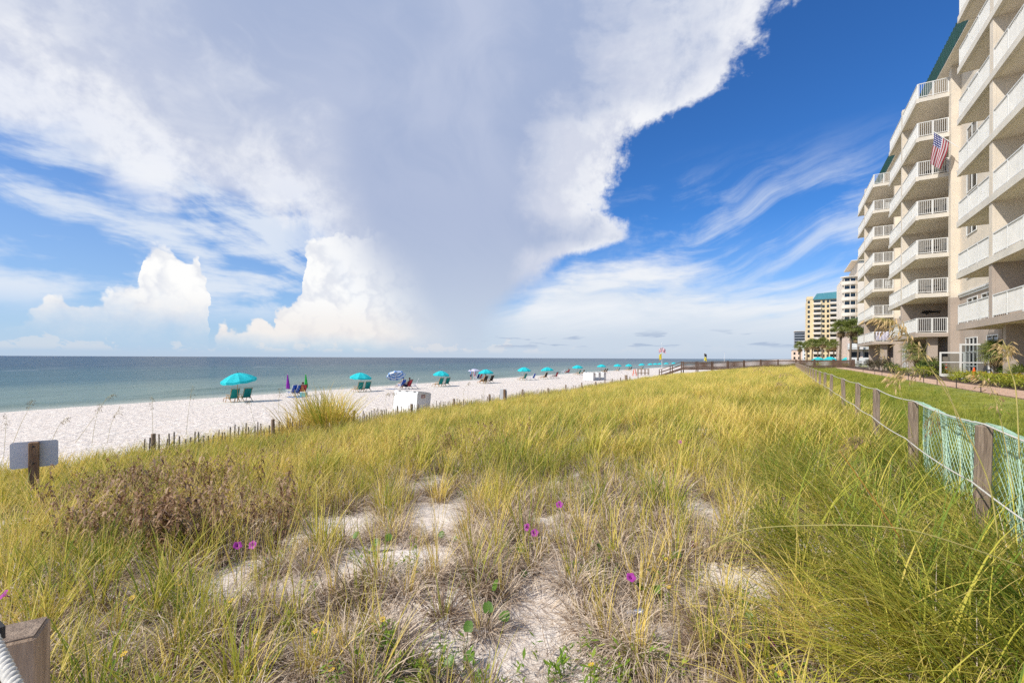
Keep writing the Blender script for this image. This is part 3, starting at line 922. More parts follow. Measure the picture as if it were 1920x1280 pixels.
# rear body and the recessed walls between the balcony stacks, in two colours
for z0, z1, mt in ((3.2, SPLIT, M_TAUPE), (SPLIT, TOPZ, M_CREAM)):
    part(MB().box(BACK, 30, 19.0, 77.5, z0, z1), 'wall', mt)
    for a, b in ((19.0, 24.75), (35.55, 44.0), (55.3, 63.3)):
        part(MB().box(RECESS, BACK - 0.003, a, b, z0, z1), 'wall', mt)
    for g0, gm, g1 in GROUPS:
        for a, b in ((g0 - 0.45, g0 + 0.12), (g1 - 0.12, g1 + 0.45)):
            part(MB().box(PIL, BACK - 0.005, a, b, z0, z1 + (0 if z1 < 20 else 0.003)), 'pilaster', mt)
# party walls between the two flats of each stack, floor by floor
for gi_, (g0, gm, g1) in enumerate(GROUPS):
    for k in range(7):
        z = Z0 + FL * k
        mt = M_TAUPE if k == 0 else M_CREAM
        ztop = z + FL - 0.253 if k < 6 else z + 1.55
        part(MB().box(FRONT + 0.145, BACK - 0.008, gm - 0.20, gm + 0.20, z + 0.053, ztop).box(FRONT + 0.02, FRONT + 0.142, gm - 0.20, gm + 0.20, z + 0.053, ztop - 0.045), 'party_wall', mt)
    # ground storey: columns, party wall and back wall under the stack
    part(MB().box(FRONT + 0.5, BACK - 0.01, gm - 0.16, gm + 0.16, 3.2, Z0 - 0.256), 'party_wall', M_TAUPE)
    part(MB().box(9.95, BACK - 0.012, g0 + 1.3, gm - 0.2, 3.2, Z0 - 0.258), 'wall', M_TAUPE)
    part(MB().box(9.2, 9.75, g0 + 0.55, g0 + 1.1, 3.2, Z0 - 0.254), 'column', M_TAUPE)
# cornice over the taupe storeys
for a, b in ((35.6, 43.98), (55.3, 63.3)):
    part(MB().box(RECESS - 0.16, RECESS - 0.003, a, b, SPLIT + 0.10, SPLIT + 0.22).box(RECESS - 0.09, RECESS - 0.004, a, b, SPLIT - 0.06, SPLIT + 0.097), 'cornice', M_WHITE)
# scored joints of the stucco
for g0, gm, g1 in GROUPS[1:]:
    for k in range(1, 8):
        part(MB().box(PIL - 0.012, PIL - 0.002, g0 - 0.452, g0 + 0.122, Z0 + FL * k - 0.30, Z0 + FL * k - 0.26), 'joint_band', M_TAUPE if k < 2 else M_SOFFIT)
# roof: green metal skirt with a pale soffit, standing seams
rf = part(MB().add([(9.75, 19, 25.75), (9.75, 78, 25.75), (9.9, 78, 27.3), (9.9, 19, 27.3), (12.5, 19, 28.9), (12.5, 78, 28.9), (9.75, 19, 25.67), (9.75, 78, 25.67)],
                   [(0, 1, 2, 3), (3, 2, 5, 4), (6, 7, 1, 0)]), 'roof', M_ROOF)
MB().box(9.76, BACK, 19, 78, 25.62, 25.667).build('soffit', M_SOFFIT, rf)
sm = MB()
for i in range(118):
    y = 19.2 + i * 0.5
    sm.bar((9.735, y, 25.77), (9.885, y, 27.3), 0.03, 0.05, (-1, 0, 0.1))
tag(sm.build('standing_seams', M_ROOF, rf), kind='stuff')
part(MB().box(11.5, 30, 19, 77.6, TOPZ + 0.003, 28.68), 'parapet', M_CREAM)

picket_mesh = MB().box(-0.011, 0.011, -0.011, 0.011, 0, 0.92).mesh('picket', M_WHITE)


def rail_run(mb, a, b, n_posts, pickets=True):
    """Top and bottom rail, posts and pickets from a to b on floor level."""
    a = Vector(a); b = Vector(b)
    u = (b - a); L = u.length; d = u / L; up = Vector((0, 0, 1))
    mb.bar(a + up * 1.06, b + up * 1.06, 0.065, 0.05).bar(a + up * 0.10, b + up * 0.10, 0.04, 0.04)
    for i in range(n_posts):
        p = a + d * (0.03 + (L - 0.06) * i / (n_posts - 1))
        mb.box(p.x - 0.032, p.x + 0.032, p.y - 0.032, p.y + 0.032, p.z + 0.004, p.z + 1.034)
    if pickets:
        n = int(L / 0.115)
        for i in range(1, n):
            p = a + d * (L * i / n)
            mb.box(p.x - 0.013, p.x + 0.013, p.y - 0.011, p.y + 0.011, p.z + 0.121, p.z + 1.034)


for gi_, (g0, gm, g1) in enumerate(GROUPS):
    for k in range(7):
        z = Z0 + FL * k
        for h, (a, b) in enumerate(((g0, gm), (gm, g1))):
            a2, b2 = (a + 0.0, b - 0.002) if h == 0 else (a + 0.002, b)
            mb = MB().box(FRONT + 0.1405, BACK - 0.012, a2, b2, z - 0.25, z)
            # raised kerb round the open edges
            mb.box(FRONT - 0.03, FRONT + 0.14, a2, b2, z - 0.29, z + 0.05)
            slab = part(mb, 'balcony', M_SLABW if k else M_TAUPE)
            MB().box(FRONT + 0.15, BACK - 0.02, a2 + 0.1, b2 - 0.1, z - 0.262, z - 0.252).build('soffit', M_SOFFIT, slab)
            r = MB()
            zf = z + 0.05
            rail_run(r, (FRONT + 0.06, a + (0.06 if h == 0 else 0.22), zf), (FRONT + 0.06, b - (0.22 if h == 0 else 0.06), zf), 3 if gi_ else 4)
            own_pickets = h == 0 and gi_ == 1
            side = a + 0.06 if h == 0 else b - 0.06
            if h == 0: MB().box(FRONT + 0.145, PIL - 0.003, a2, a2 + 0.14, z + 0.003, z + 0.05).build('kerb', M_SLABW, slab)
            rail_run(r, (FRONT + 0.06, side, zf), (PIL - 0.01, side, zf), 3, not own_pickets)
            tag(r.build('railing', M_WHITE, slab), kind='stuff')
            if own_pickets:
                n = int((PIL - FRONT - 0.07) / 0.115)
                for i in range(1, n):
                    link('picket', picket_mesh, slab, (FRONT + 0.06 + (PIL - FRONT - 0.07) * i / n, side, zf + 0.117))
            # sliding doors in the rear wall
            dm = MB(); c0_, c1_ = a + 1.2, b - 1.2
            dr = MB().box(BACK - 0.03, BACK - 0.016, c0_, c1_, z + 0.08, z + 2.15).build('sliding_door', M_GLASS, slab)
            part(MB().box(BACK - 0.06, BACK - 0.033, c0_ - 0.06, c0_ + 0.02, z + 0.05, z + 2.2).box(BACK - 0.06, BACK - 0.033, c1_ - 0.02, c1_ + 0.06, z + 0.05, z + 2.2)
                 .box(BACK - 0.06, BACK - 0.033, (c0_ + c1_) / 2 - 0.04, (c0_ + c1_) / 2 + 0.04, z + 0.05, z + 2.2).box(BACK - 0.061, BACK - 0.032, c0_ - 0.06, c1_ + 0.06, z + 2.15, z + 2.22), 'door_frame', M_WHITE, slab)


def window(y0, y1, z0, z1, x, lights=2, rows=()):
    """White framed window or glazed front lying in a wall of constant x."""
    w = part(MB().box(x - 0.02, x - 0.004, y0, y1, z0, z1), 'window', M_GLASS)
    fr = MB(); t = 0.07
    fr.box(x - 0.06, x - 0.021, y0 - t, y0, z0 - t, z1 + t).box(x - 0.06, x - 0.021, y1, y1 + t, z0 - t, z1 + t)
    fr.box(x - 0.061, x - 0.022, y0, y1, z1, z1 + t).box(x - 0.061, x - 0.022, y0, y1, z0 - t, z0)
    for i in range(1, lights):
        y = y0 + (y1 - y0) * i / lights
        fr.box(x - 0.058, x - 0.0225, y - t / 2, y + t / 2, z0, z1)
    for z in rows: fr.box(x - 0.0565, x - 0.0235, y0, y1, z - t / 2, z + t / 2)
    fr.build('window_frame', M_WHITE, w)
    return w


for k in range(1, 7):
    z = Z0 + FL * k
    window(40.8, 42.6, z + 0.75, z + 2.15, RECESS, 2)
    window(60.0, 61.7, z + 0.75, z + 2.15, RECESS, 2)
for y in (40.6, 38.0): window(y, y + 1.8, Z0 + 1.25, Z0 + 2.15, RECESS, 2)
window(60.0, 61.7, Z0 + 0.75, Z0 + 2.15, RECESS, 2)
# ground floor glazed fronts with transoms
window(40.6, 42.7, 3.50, 6.05, RECESS, 3, (5.15, 4.2))
window(36.4, 38.9, 3.50, 6.05, RECESS, 3, (5.15,))
window(58.6, 59.8, 3.5, 5.7, RECESS, 2, (5.0, 4.2))
window(60.6, 61.9, 3.5, 5.7, RECESS, 2, (5.0, 4.2))
window(70.6, 72.0, 3.5, 5.7, BACK, 2, (5.0,))


def open_leaf(y, x0, x1, z0, z1):
    """Door leaf standing open at right angles to the wall."""
    fr = MB(); t = 0.10
    fr.box(x0, x0 + t, y, y + 0.05, z0, z1).box(x1 - t, x1, y, y + 0.05, z0, z1).box(x0 + t, x1 - t, y + 0.001, y + 0.049, z1 - t, z1).box(x0 + t, x1 - t, y + 0.001, y + 0.049, z0, z0 + 0.2)
    fr.box(x0 + t, x1 - t, y + 0.002, y + 0.048, z0 + 0.95, z0 + 1.03)
    d = part(fr, 'door', M_WHITE)
    g = MB().box(x0 + t, x1 - t, y + 0.02, y + 0.03, z0 + 0.2, z1 - t).build('door_glass', M_PANE, d)
    MB().bar((x0 + 0.14, y - 0.05, z0 + 1.0), (x1 - 0.14, y - 0.05, z0 + 1.0), 0.03, 0.03).build('push_bar', M_WHITE, d)


M_PANE = bpy.data.materials.new('clear_pane'); M_PANE.use_nodes = True
_nt = M_PANE.node_tree; _gl = _nt.nodes.new('ShaderNodeBsdfGlossy'); _gl.inputs['Roughness'].default_value = 0.02
_tr = _nt.nodes.new('ShaderNodeBsdfTransparent'); _tr.inputs[0].default_value = (0.75, 0.78, 0.78, 1)
_fr = _nt.nodes.new('ShaderNodeFresnel'); _mx = _nt.nodes.new('ShaderNodeMixShader')
_nt.links.new(_fr.outputs[0], _mx.inputs[0]); _nt.links.new(_tr.outputs[0], _mx.inputs[1]); _nt.links.new(_gl.outputs[0], _mx.inputs[2])
_nt.links.new(_mx.outputs[0], _nt.nodes['Material Output'].inputs[0])
open_leaf(42.75, 9.35, 10.65, 3.44, 5.15)
open_leaf(38.3, 9.30, 10.65, 3.44, 5.6)

# wall ornament, towels and furniture on the balconies
dol = [(0, 0.05), (0.12, 0.10), (0.2, 0.2), (0.42, 0.27), (0.62, 0.24), (0.75, 0.30), (0.78, 0.22), (1.05, 0.19), (1.32, 0.24), (1.5, 0.16), (1.34, 0.12), (1.42, -0.02), (1.2, 0.06), (0.85, 0.04), (0.62, 0.02), (0.52, -0.14), (0.42, -0.02), (0.22, 0.03)]
o = MB().prism([(x * 1.0, y) for x, y in dol], 0, 0.03).build('wall_ornament', M_DARK)
o.matrix_world = Matrix.Translation((9.55, 49.30, 8.38)) @ Matrix.Rotation(math.radians(90), 4, 'X') @ Matrix.Scale(0.86, 4)
tag(o, 'black leaping dolphin silhouette on the taupe wall of the lowest balcony', 'ornament')

M_TOWEL = bpy.data.materials.new('striped_towel'); M_TOWEL.use_nodes = True
S.nt = M_TOWEL.node_tree
_tc = S.nt.nodes.new('ShaderNodeTexCoord'); _w = S.nt.nodes.new('ShaderNodeTexWave'); _w.inputs['Scale'].default_value = 2.6; _w.inputs['Distortion'].default_value = 1.5
S.nt.links.new(_tc.outputs['Object'], _w.inputs['Vector'])
_c = mixc(smooth(S(_w.outputs['Fac']), 0.45, 0.55), (0.06, 0.05, 0.16), (0.75, 0.72, 0.74))
S.nt.links.new(_c.s, S.nt.nodes['Principled BSDF'].inputs['Base Color'])
tw = MB(); n = 14
for i in range(n + 1):
    x = 0.0 + 1.1 * i / n; yo = 0.025 * math.sin(i * 1.7)
    for z, dy in ((0.15, -0.05), (1.03, -0.05), (1.09, 0.0), (1.03, 0.06), (0.45, 0.06)): tw.v.append((x, dy + yo * (1.1 - z) * 0.8, z))
for i in range(n):
    for j in range(4): tw.f.append((i * 5 + j, (i + 1) * 5 + j, (i + 1) * 5 + j + 1, i * 5 + j + 1))
o = tw.build('beach_towel', M_TOWEL, None, True); o.location = (FRONT + 0.3, GROUPS[2][0] + 0.06, Z0 + 0.05)
tag(o, 'blue and white striped beach towels hung over a low balcony railing', 'towel')


def bal_chair(x, y, z, rz, label, mt=M_DARK):
    t = thing('balcony_chair', label, 'chair', (x, y, z), rz, 'balcony furniture')
    MB().box(-0.24, 0.24, -0.24, 0.24, 0.40, 0.44).build('seat', mt, t)
    b = MB()
    for i in range(5): b.box(-0.2 + i * 0.09, -0.16 + i * 0.09, 0.22, 0.25, 0.47, 0.9)
    b.box(-0.24, 0.24, 0.215, 0.255, 0.90, 0.96).build('backrest', mt, t)
    for sx_ in (-1, 1):
        for sy_ in (-1, 1): MB().box(sx_ * 0.22 - 0.02, sx_ * 0.22 + 0.02, sy_ * 0.22 - 0.02, sy_ * 0.22 + 0.02, 0.0, 0.398).build('leg', mt, t)


def bal_table(x, y, z, label):
    t = thing('balcony_table', label, 'table', (x, y, z), 0, 'balcony furniture')
    MB().lathe([(0.42, 0.70), (0.42, 0.73)], 14).build('tabletop', M_DARK, t)
    MB().lathe([(0.22, 0), (0.04, 0.04), (0.03, 0.698)], 10).build('pedestal', M_DARK, t)


LEV = ['lowest', 'second', 'third', 'fourth', 'fifth', 'sixth', 'top']
for k in (0, 1, 2, 3, 4):
    z = Z0 + FL * k + 0.003
    bal_table(9.55, 45.9, z, 'round dark table on the %s balcony of the middle stack' % LEV[k])
    bal_chair(9.0, 45.7, z, 1.5, 'dark slatted chair left of the table on the %s balcony of the middle stack' % LEV[k])
    bal_chair(10.05, 45.75, z, -1.4, 'dark slatted chair right of the table on the %s balcony of the middle stack' % LEV[k])
for k in (2, 5):
    bal_chair(9.9, GROUPS[2][0] + 0.7, Z0 + FL * k + 0.003, 0.3, 'pale chair behind the railing of the far stack, %s level' % LEV[k], M_WHITE)

# flag on a slanting staff
fl = thing('flag', 'red, white and blue striped and starred flag on a slanting white staff at a balcony', 'flag')
P0 = at_depth(1796, 277, 31.5); P1 = at_depth(1748, 247, 32.6)
MB().tube([P0, P1], 0.022, 6).build('staff', M_WHITE, fl)
M_FLAG = bpy.data.materials.new('flag_cloth'); M_FLAG.use_nodes = True
S.nt = M_FLAG.node_tree
_uv = S.nt.nodes.new('ShaderNodeUVMap'); _sp = S.nt.nodes.new('ShaderNodeSeparateXYZ'); S.nt.links.new(_uv.outputs[0], _sp.inputs[0])
_u, _v = S(_sp.outputs[0]), S(_sp.outputs[1])
_st = S.m('GREATER_THAN', S.m('FRACT', _v * 6.5), 0.5)
_c = mixc(_st, (0.26, 0.012, 0.03), (0.45, 0.42, 0.43))
_cant = S.m('LESS_THAN', _u, 0.42) * S.m('GREATER_THAN', _v, 0.46)
_du = S.m('FRACT', _u * 14.0) - 0.5; _dv = S.m('FRACT', _v * 9.5) - 0.5
_star = S.m('LESS_THAN', _du * _du + _dv * _dv, 0.06)
_c = mixc(_cant, _c, mixc(_star, (0.02, 0.025, 0.14), (0.75, 0.75, 0.78)))
S.nt.links.new(_c.s, S.nt.nodes['Principled BSDF'].inputs['Base Color']); S.nt.nodes['Principled BSDF'].inputs['Roughness'].default_value = 0.8
S.nt.links.new(_c.s, S.nt.nodes['Principled BSDF'].inputs['Base Color'])
# hangs from the staff: hoist along the staff's upper part, fly hanging down and folded
A = at_depth(1749, 249, 32.6); B = at_depth(1778, 264, 31.95)
nu, nv = 16, 14
vs = []; uvs = []
for i in range(nu + 1):
    u = i / nu
    for j in range(nv + 1):
        v = j / nv
        h = A.lerp(B, 1 - v)                      # v=1 at the staff's tip
        fold = 0.10 * math.sin(v * 11 + u * 3) * (0.3 + u)
        drop = Vector((-0.30 * u + 0.04 * math.sin(u * 5), 0, -2.05 * u))
        squeeze = (1 - 0.30 * u)
        mid = A.lerp(B, 0.5)
        p = mid + (h - mid) * squeeze + drop + Vector((0.35, 0.8, 0)).normalized() * fold
        vs.append(tuple(p)); uvs.append((u, v))
fs = [(i * (nv + 1) + j, (i + 1) * (nv + 1) + j, (i + 1) * (nv + 1) + j + 1, i * (nv + 1) + j + 1) for i in range(nu) for j in range(nv)]
me = bpy.data.meshes.new('flag_cloth'); me.from_pydata(vs, [], fs); me.materials.append(M_FLAG)
ul = me.uv_layers.new(name='UVMap')
for lp in me.loops: ul.data[lp.index].uv = uvs[lp.vertex_index]
me.polygons.foreach_set('use_smooth', [True] * len(fs)); link('cloth', me, fl)

# ================================================================== far buildings
M_YEL = material('yellow_stucco', (0.72, 0.57, 0.34), 0.9, 0.04, 0.1)
M_PALE = material('pale_stucco', (0.72, 0.64, 0.54), 0.9, 0.04, 0.1)
M_PEACH = material('peach_stucco', (0.66, 0.52, 0.43), 0.9, 0.04, 0.1)
M_TROOF = material('teal_roof', (0.05, 0.20, 0.24), 0.5, 0.05, 0.3)
M_GREYB = material('grey_concrete', (0.30, 0.31, 0.34), 0.9, 0.05, 0.1)

yt = thing('yellow_tower', 'tall yellow apartment tower with teal roof beyond the palms', 'building')
YS = 318.0; YX0 = 11.5; YX1 = 29.0; YH = 4.6 + 35.0
MB().box(YX0, YX1, YS, YS + 24, 3.3, YH).build('wall', M_YEL, yt)
MB().box(YX1 + 0.01, YX1 + 5.6, YS - 1.5, YS + 22, 3.3, YH + 11.0).build('wall', M_YEL, yt)
MB().box(YX1 - 0.2, YX1 + 5.8, YS - 1.7, YS + 22.2, YH + 11.01, YH + 11.8).build('parapet', M_PALE, yt)
MB().box(YX0 - 0.2, YX0 + 2.9, YS - 0.2, YS + 10, YH + 0.01, YH + 1.6).build('parapet', M_YEL, yt)
MB().add([(YX0 + 2.7, YS - 0.8, YH - 0.4), (YX1 + 0.0, YS - 0.8, YH - 0.4), (YX1 + 0.0, YS + 24, YH - 0.4), (YX0 + 2.7, YS + 24, YH - 0.4), (YX0 + 5, YS + 7, YH + 4.0), (YX1 + 0.0, YS + 7, YH + 4.6)],
         [(0, 1, 5, 4), (2, 3, 4, 5), (3, 0, 4), (1, 2, 5), (3, 2, 1, 0)]).build('roof', M_TROOF, yt)
W_ = YX1 - YX0
wmesh = MB().box(-0.55, 0.55, -0.06, 0.0, 0, 1.6).mesh('window', M_GLASS)
bal2 = MB().box(0, 3.7, -1.5, -0.01, -0.2, 0.0).box(0, 3.7, -1.5, -1.42, 0.05, 1.0).box(3.62, 3.7, -1.41, -0.01, 0.05, 1.0).box(0, 0.08, -1.41, -0.01, 0.05, 1.0).mesh('balcony', M_PALE)
gl2 = MB().box(0.3, 3.4, -0.07, -0.01, 0, 2.2).mesh('window', M_GLASS)
for k in range(12):
    z = 5.0 + 2.86 * k
    for f in (0.045, 0.455, 0.575, 0.975): link('window', wmesh, yt, (YX0 + W_ * f, YS - 0.003, z + 0.8))
    for f in (0.17, 0.62):
        link('balcony', bal2, yt, (YX0 + W_ * f, YS - 0.003, z)); link('window', gl2, yt, (YX0 + W_ * f, YS - 0.004, z + 0.05))
for k in range(16):
    for f in (1.2,): link('window', wmesh, yt, (YX1 + f, YS - 1.503, 5.8 + 2.86 * k))

wt = thing('white_tower', 'pale high-rise with rounded white balconies behind the near hotel', 'building')
WS = 212.0; WX = 19.0
MB().box(WX + 4.4, WX + 8.6, WS - 1.0, WS + 26, 3.3, 40.5).build('wall', M_PALE, wt)
MB().box(WX, WX + 4.38, WS + 1.2, WS + 24, 3.3, 35.4).build('wall', M_PALE, wt)
MB().box(WX + 8.62, WX + 22, WS + 1.0, WS + 24, 3.3, 39.0).build('wall', M_PALE, wt)
MB().box(WX + 2.4, WX + 8.9, WS - 1.8, WS + 24, 41.2, 41.5).build('roof', M_PALE, wt)
MB().box(WX + 4.6, WX + 8.4, WS - 0.8, WS + 20, 40.51, 41.19).build('parapet', M_WHITE, wt)


def round_bal(r, w):
    mb = MB(); poly = [(w * 0.5 - r * 1.0 * math.cos(math.pi * i / 12), -0.01 - r * 0.62 * math.sin(math.pi * i / 12)) for i in range(13)]
    mb.prism(poly, -0.25, 0.0)
    inner = [(w * 0.5 + (x - w * 0.5) * 0.97, y * 0.95 - 0.01) for x, y in poly]
    for i in range(12):
        a, b = poly[i], poly[i + 1]; c_, d_ = inner[i + 1], inner[i]
        mb.prism([a, b, c_, d_], 0.06, 1.05)
    for i in (3, 6, 9): mb.box(inner[i][0] - 0.12, inner[i][0] + 0.12, inner[i][1] + 0.05, inner[i][1] + 0.3, 0.001, 2.7)
    return mb.mesh('balcony', M_PALE)


rb1 = round_bal(2.6, 4.4); rb2 = round_bal(3.4, 7.0)
gl3 = MB().box(0.5, 3.9, -0.07, -0.01, 0, 2.3).mesh('window', M_GLASS)
for k in range(10):
    z = 6.4 + 2.95 * k
    link('balcony', rb1, wt, (WX, WS + 1.19, z)); link('window', gl3, wt, (WX, WS + 1.197, z + 0.05))
for k in range(11):
    z = 6.4 + 2.95 * k
    link('balcony', rb2, wt, (WX + 9.2, WS + 0.99, z)); link('window', gl3, wt, (WX + 10.6, WS + 0.997, z + 0.05))
MB().prism([(WX + 2.2 - 3.0 * math.cos(math.pi * i / 12), WS + 1.1 - 2.2 * math.sin(math.pi * i / 12)) for i in range(13)], 35.5, 35.8).build('roof', M_PALE, wt)

pw = thing('peach_wing', 'low peach hotel wing with stepped white balconies and sloping green roof', 'building')
PS = 118.0
steps = [(11.4, 8.4), (14.0, 10.4), (16.6, 12.6), (19.2, 14.2)]
for i, (x, h) in enumerate(steps):
    MB().box(x, x + 2.58, PS + 0.8 * i, PS + 24, 3.3, 3.3 + h).build('wall', M_PEACH, pw)
rm = MB().bar((11.6, PS + 6.2, 12.2), (21.8, PS + 6.2, 19.2), 9.0, 0.3, (0, 0, 1)); rm.build('roof', M_ROOF, pw)
pb = MB().box(0, 2.5, -1.3, -0.01, -0.2, 0).box(0, 2.5, -1.3, -1.24, 0.08, 1.0).box(0, 0.07, -1.23, -0.01, 0.08, 1.0).mesh('balcony', M_WHITE)
gl4 = MB().box(0.35, 2.1, -0.07, -0.01, 0.0, 2.1).mesh('window', M_GLASS)
for i, (x, h) in enumerate(steps):
    for k in range(int(h / 2.9)):
        z = 4.0 + 2.9 * k
        link('balcony', pb, pw, (x, PS + 0.8 * i - 0.002, z)); link('window', gl4, pw, (x, PS + 0.8 * i - 0.003, z + 0.05))

gt = thing('grey_tower', 'distant grey glass-fronted tower left of the yellow tower', 'building')
q = at_depth(1489, 672, 560); GX0 = q.x; GY0 = q.y
MB().box(GX0, GX0 + 11, GY0, GY0 + 30, 3.3, 38).build('wall', M_GREYB, gt)
MB().box(GX0 + 11.01, GX0 + 16, GY0 - 1, GY0 + 30, 3.3, 38.6).build('wall', M_PALE, gt)
MB().box(GX0 - 0.3, GX0 + 16.2, GY0 - 1.2, GY0 + 30, 38.61, 39.2).build('parapet', M_PALE, gt)
for k in range(10):
    MB().box(GX0 + 0.3, GX0 + 10.7, GY0 - 0.3, GY0 - 0.01, 5 + 3.3 * k, 6.9 + 3.3 * k).build('window_band', M_GLASS, gt)
wb = thing('white_block', 'small plain white block between the grey and yellow towers', 'building')
q = at_depth(1497, 672, 470)
MB().box(q.x, q.x + 11, q.y, q.y + 20, 3.3, 23).build('wall', M_WHITE, wb)
MB().box(q.x - 0.2, q.x + 11.2, q.y - 0.2, q.y + 20.2, 23.01, 23.5).build('parapet', M_PALE, wb)
for k in range(5):
    for i in range(3): link('window', wmesh, wb, (q.x + 5.5 + i * 2.0, q.y - 0.003, 5 + 3.5 * k))
tbk = thing('tan_house', 'small distant tan house at the end of the boardwalk line', 'building')
q = at_depth(1484, 672, 300)
MB().box(q.x, q.x + 6, q.y, q.y + 8, 3.3, 10.5).build('wall', M_PEACH, tbk)
MB().add([(q.x - 0.4, q.y - 0.4, 10.51), (q.x + 6.4, q.y - 0.4, 10.51), (q.x + 6.4, q.y + 8.4, 10.51), (q.x - 0.4, q.y + 8.4, 10.51), (q.x + 3, q.y + 2, 12.5), (q.x + 3, q.y + 6, 12.5)],
         [(0, 1, 4), (1, 2, 5, 4), (2, 3, 5), (3, 0, 4, 5), (3, 2, 1, 0)]).build('roof', M_GREYB, tbk)
for i in range(2):
    for k in range(2): link('window', wmesh, tbk, (q.x + 1.6 + 2.6 * i, q.y - 0.003, 4.6 + 3 * k))

# ================================================================== rope fence on the right
fence = thing('rope_fence', 'rope fence of grey wooden posts running along the right of the dune', 'fence')
FX = 1.5
post_y = [3.72 * 1.5 - 3.1, 3.68 * 1.5, 5.376 * 1.5, 7.28 * 1.5, 8.95 * 1.5, 11.08 * 1.5, 13.6 * 1.5, 15.67 * 1.5, 17.9 * 1.5]
yy = post_y[-1]
while yy < 80: yy += 3.05 + RNG.uniform(-0.15, 0.15); post_y.append(yy)
tops = []
for i, y in enumerate(post_y):
    g = ground_z(FX, y)
    top = 4.02 + RNG.uniform(-0.02, 0.02) + 0.05 * sstep(20, 80, y)
    w = 0.047
    mb = MB().cham(-w, w, -w, w, g - 0.4 - top, 0, 0.008)
    p = mb.build('post', M_WOOD, fence); p.location = (FX, y, top); p.rotation_euler = (RNG.uniform(-0.03, 0.03), RNG.uniform(-0.03, 0.03), RNG.uniform(-0.12, 0.12))
    tops.append(Vector((FX, y, top)))


def rope_line(pts, r, sag, n=8):
    out = []
    for a, b in zip(pts, pts[1:]):
        for k in range(n):
            t = k / n; q = a.lerp(b, t); q.z -= sag * 4 * t * (1 - t); out.append(q)
    out.append(pts[-1])
    return out


MB().tube(rope_line([t + Vector((-0.0, 0, 0.012)) for t in tops], 0.008, 0.035), 0.007, 6).build('rope', M_ROPE, fence, True)
MB().tube(rope_line([t + Vector((-0.08, 0, -0.50)) for t in tops], 0.008, 0.03), 0.007, 6).build('rope', M_ROPE, fence, True)

# netting thrown over the fence between the nearest posts
net = MB()
ya, yb = post_y[0] - 0.3, post_y[2] + 0.05
nu = int((yb - ya) / 0.042); nv = 28


def net_pt(u, v):
    y = ya + (yb - ya) * u
    top = lerp_pts(y, [(t.y, t.z) for t in tops]) + 0.02
    span = 0.0
    sag = 0.05 * abs(math.sin((y - post_y[1]) / (post_y[2] - post_y[1]) * math.pi))
    fold = 0.05 * math.sin(y * 7.0 + v * 2) + 0.035 * math.sin(y * 17.0 + v * 3)
    if v < 0.16:      # flap over the rope, falling on the seaward side
        a = v / 0.16
        return Vector((FX + 0.16 - a * 0.16, y, top - sag - 0.06 * (1 - a) + 0.012 * math.sin(y * 23)))
    a = (v - 0.16) / 0.84
    return Vector((FX + 0.10 + fold * (0.3 + a) * 0.8, y + 0.03 * math.sin(a * 5 + y * 3), top - sag - a * 1.0))


for s_ in (-1, 1):
    for i in range(-nv, nu + nv):
        line = []
        for j in range(nv + 1):
            u = (i + s_ * j * 0.5) / nu
            if 0 <= u <= 1: line.append(net_pt(u, j / nv))
            elif line: break
        if len(line) > 2: net.tube(line, 0.0028, 3, False)
for j in (0, 5):
    net.tube([net_pt(i / 60, j / nv) for i in range(61)], 0.006 if j else 0.004, 4)
o = net.build('netting', M_NET)
tag(o, 'pale green plastic netting draped over the near end of the rope fence', 'netting')

# ------------------------------------------------------------------ near post with thick rope, bottom left
cp = thing('corner_post', 'weathered square post with a thick twisted rope in the bottom left corner', 'post')
c3 = at_depth(28, 1186, 0.98)
g = ground_z(c3.x, c3.y)
pm = MB().cham(-0.047, 0.047, -0.047, 0.047, g - 0.3 - c3.z, 0, 0.004)
pb_ = pm.build('post', material('warm_post_wood', (0.46, 0.33, 0.22), 0.85, 0.25, 8.0, 0.004, 26.0, stretch=(6, 6, 0.5), color2=(0.19, 0.125, 0.08)), cp); pb_.location = c3; pb_.rotation_euler = (0, 0, YAW + 0.55)
MB().prism([(-0.042, -0.042), (0.042, -0.042), (0.042, 0.042), (-0.042, 0.042)], 0.0005, 0.0035).build('end_grain', M_WOOD, pb_)
# three strands laid round each other
ra, rb_ = at_depth(-16, 1187, 0.90), at_depth(52, 1330, 0.74)
for s_ in range(3):
    line = []
    for k in range(90):
        t = k / 89; q = ra.lerp(rb_, t); ph = t * 40 + s_ * 2.094
        d = (rb_ - ra).normalized(); a = d.cross(Vector((0, 0, 1))).normalized(); b = d.cross(a)
        line.append(q + (a * math.cos(ph) + b * math.sin(ph)) * 0.0058)
    MB().tube(line, 0.0062, 6).build('rope_strand', M_ROPE, cp, True)
MB().bar(ra + Vector((0, 0, -0.012)), ra + Vector((0, 0, 0.012)), 0.035, 0.035).build('rope_staple', M_DARK, cp)

# ------------------------------------------------------------------ sign seen from behind
sg = thing('sign_board', 'blank grey back of a notice board on a brown post in the dune grass', 'sign')
sc_ = at_depth(66, 851, 8.2)
M_SIGN = material('sign_metal', (0.60, 0.61, 0.62), 0.6, 0.04, 2.0)
g = ground_z(sc_.x, sc_.y)
rzs = YAW + 0.66
hw, hh = 0.305, 0.235
pl = [(-hw + 0.03, -hh), (hw - 0.03, -hh), (hw, -hh + 0.03), (hw, hh - 0.03), (hw - 0.03, hh), (-hw + 0.03, hh), (-hw, hh - 0.03), (-hw, -hh + 0.03)]
b_ = MB().prism(pl, -0.006, 0.006).build('panel', M_SIGN, sg)
b_.matrix_world = Matrix.Translation(sc_) @ Matrix.Rotation(rzs, 4, 'Z') @ Matrix.Rotation(math.radians(90), 4, 'X')
fwd = Vector((math.sin(rzs), -math.cos(rzs), 0))
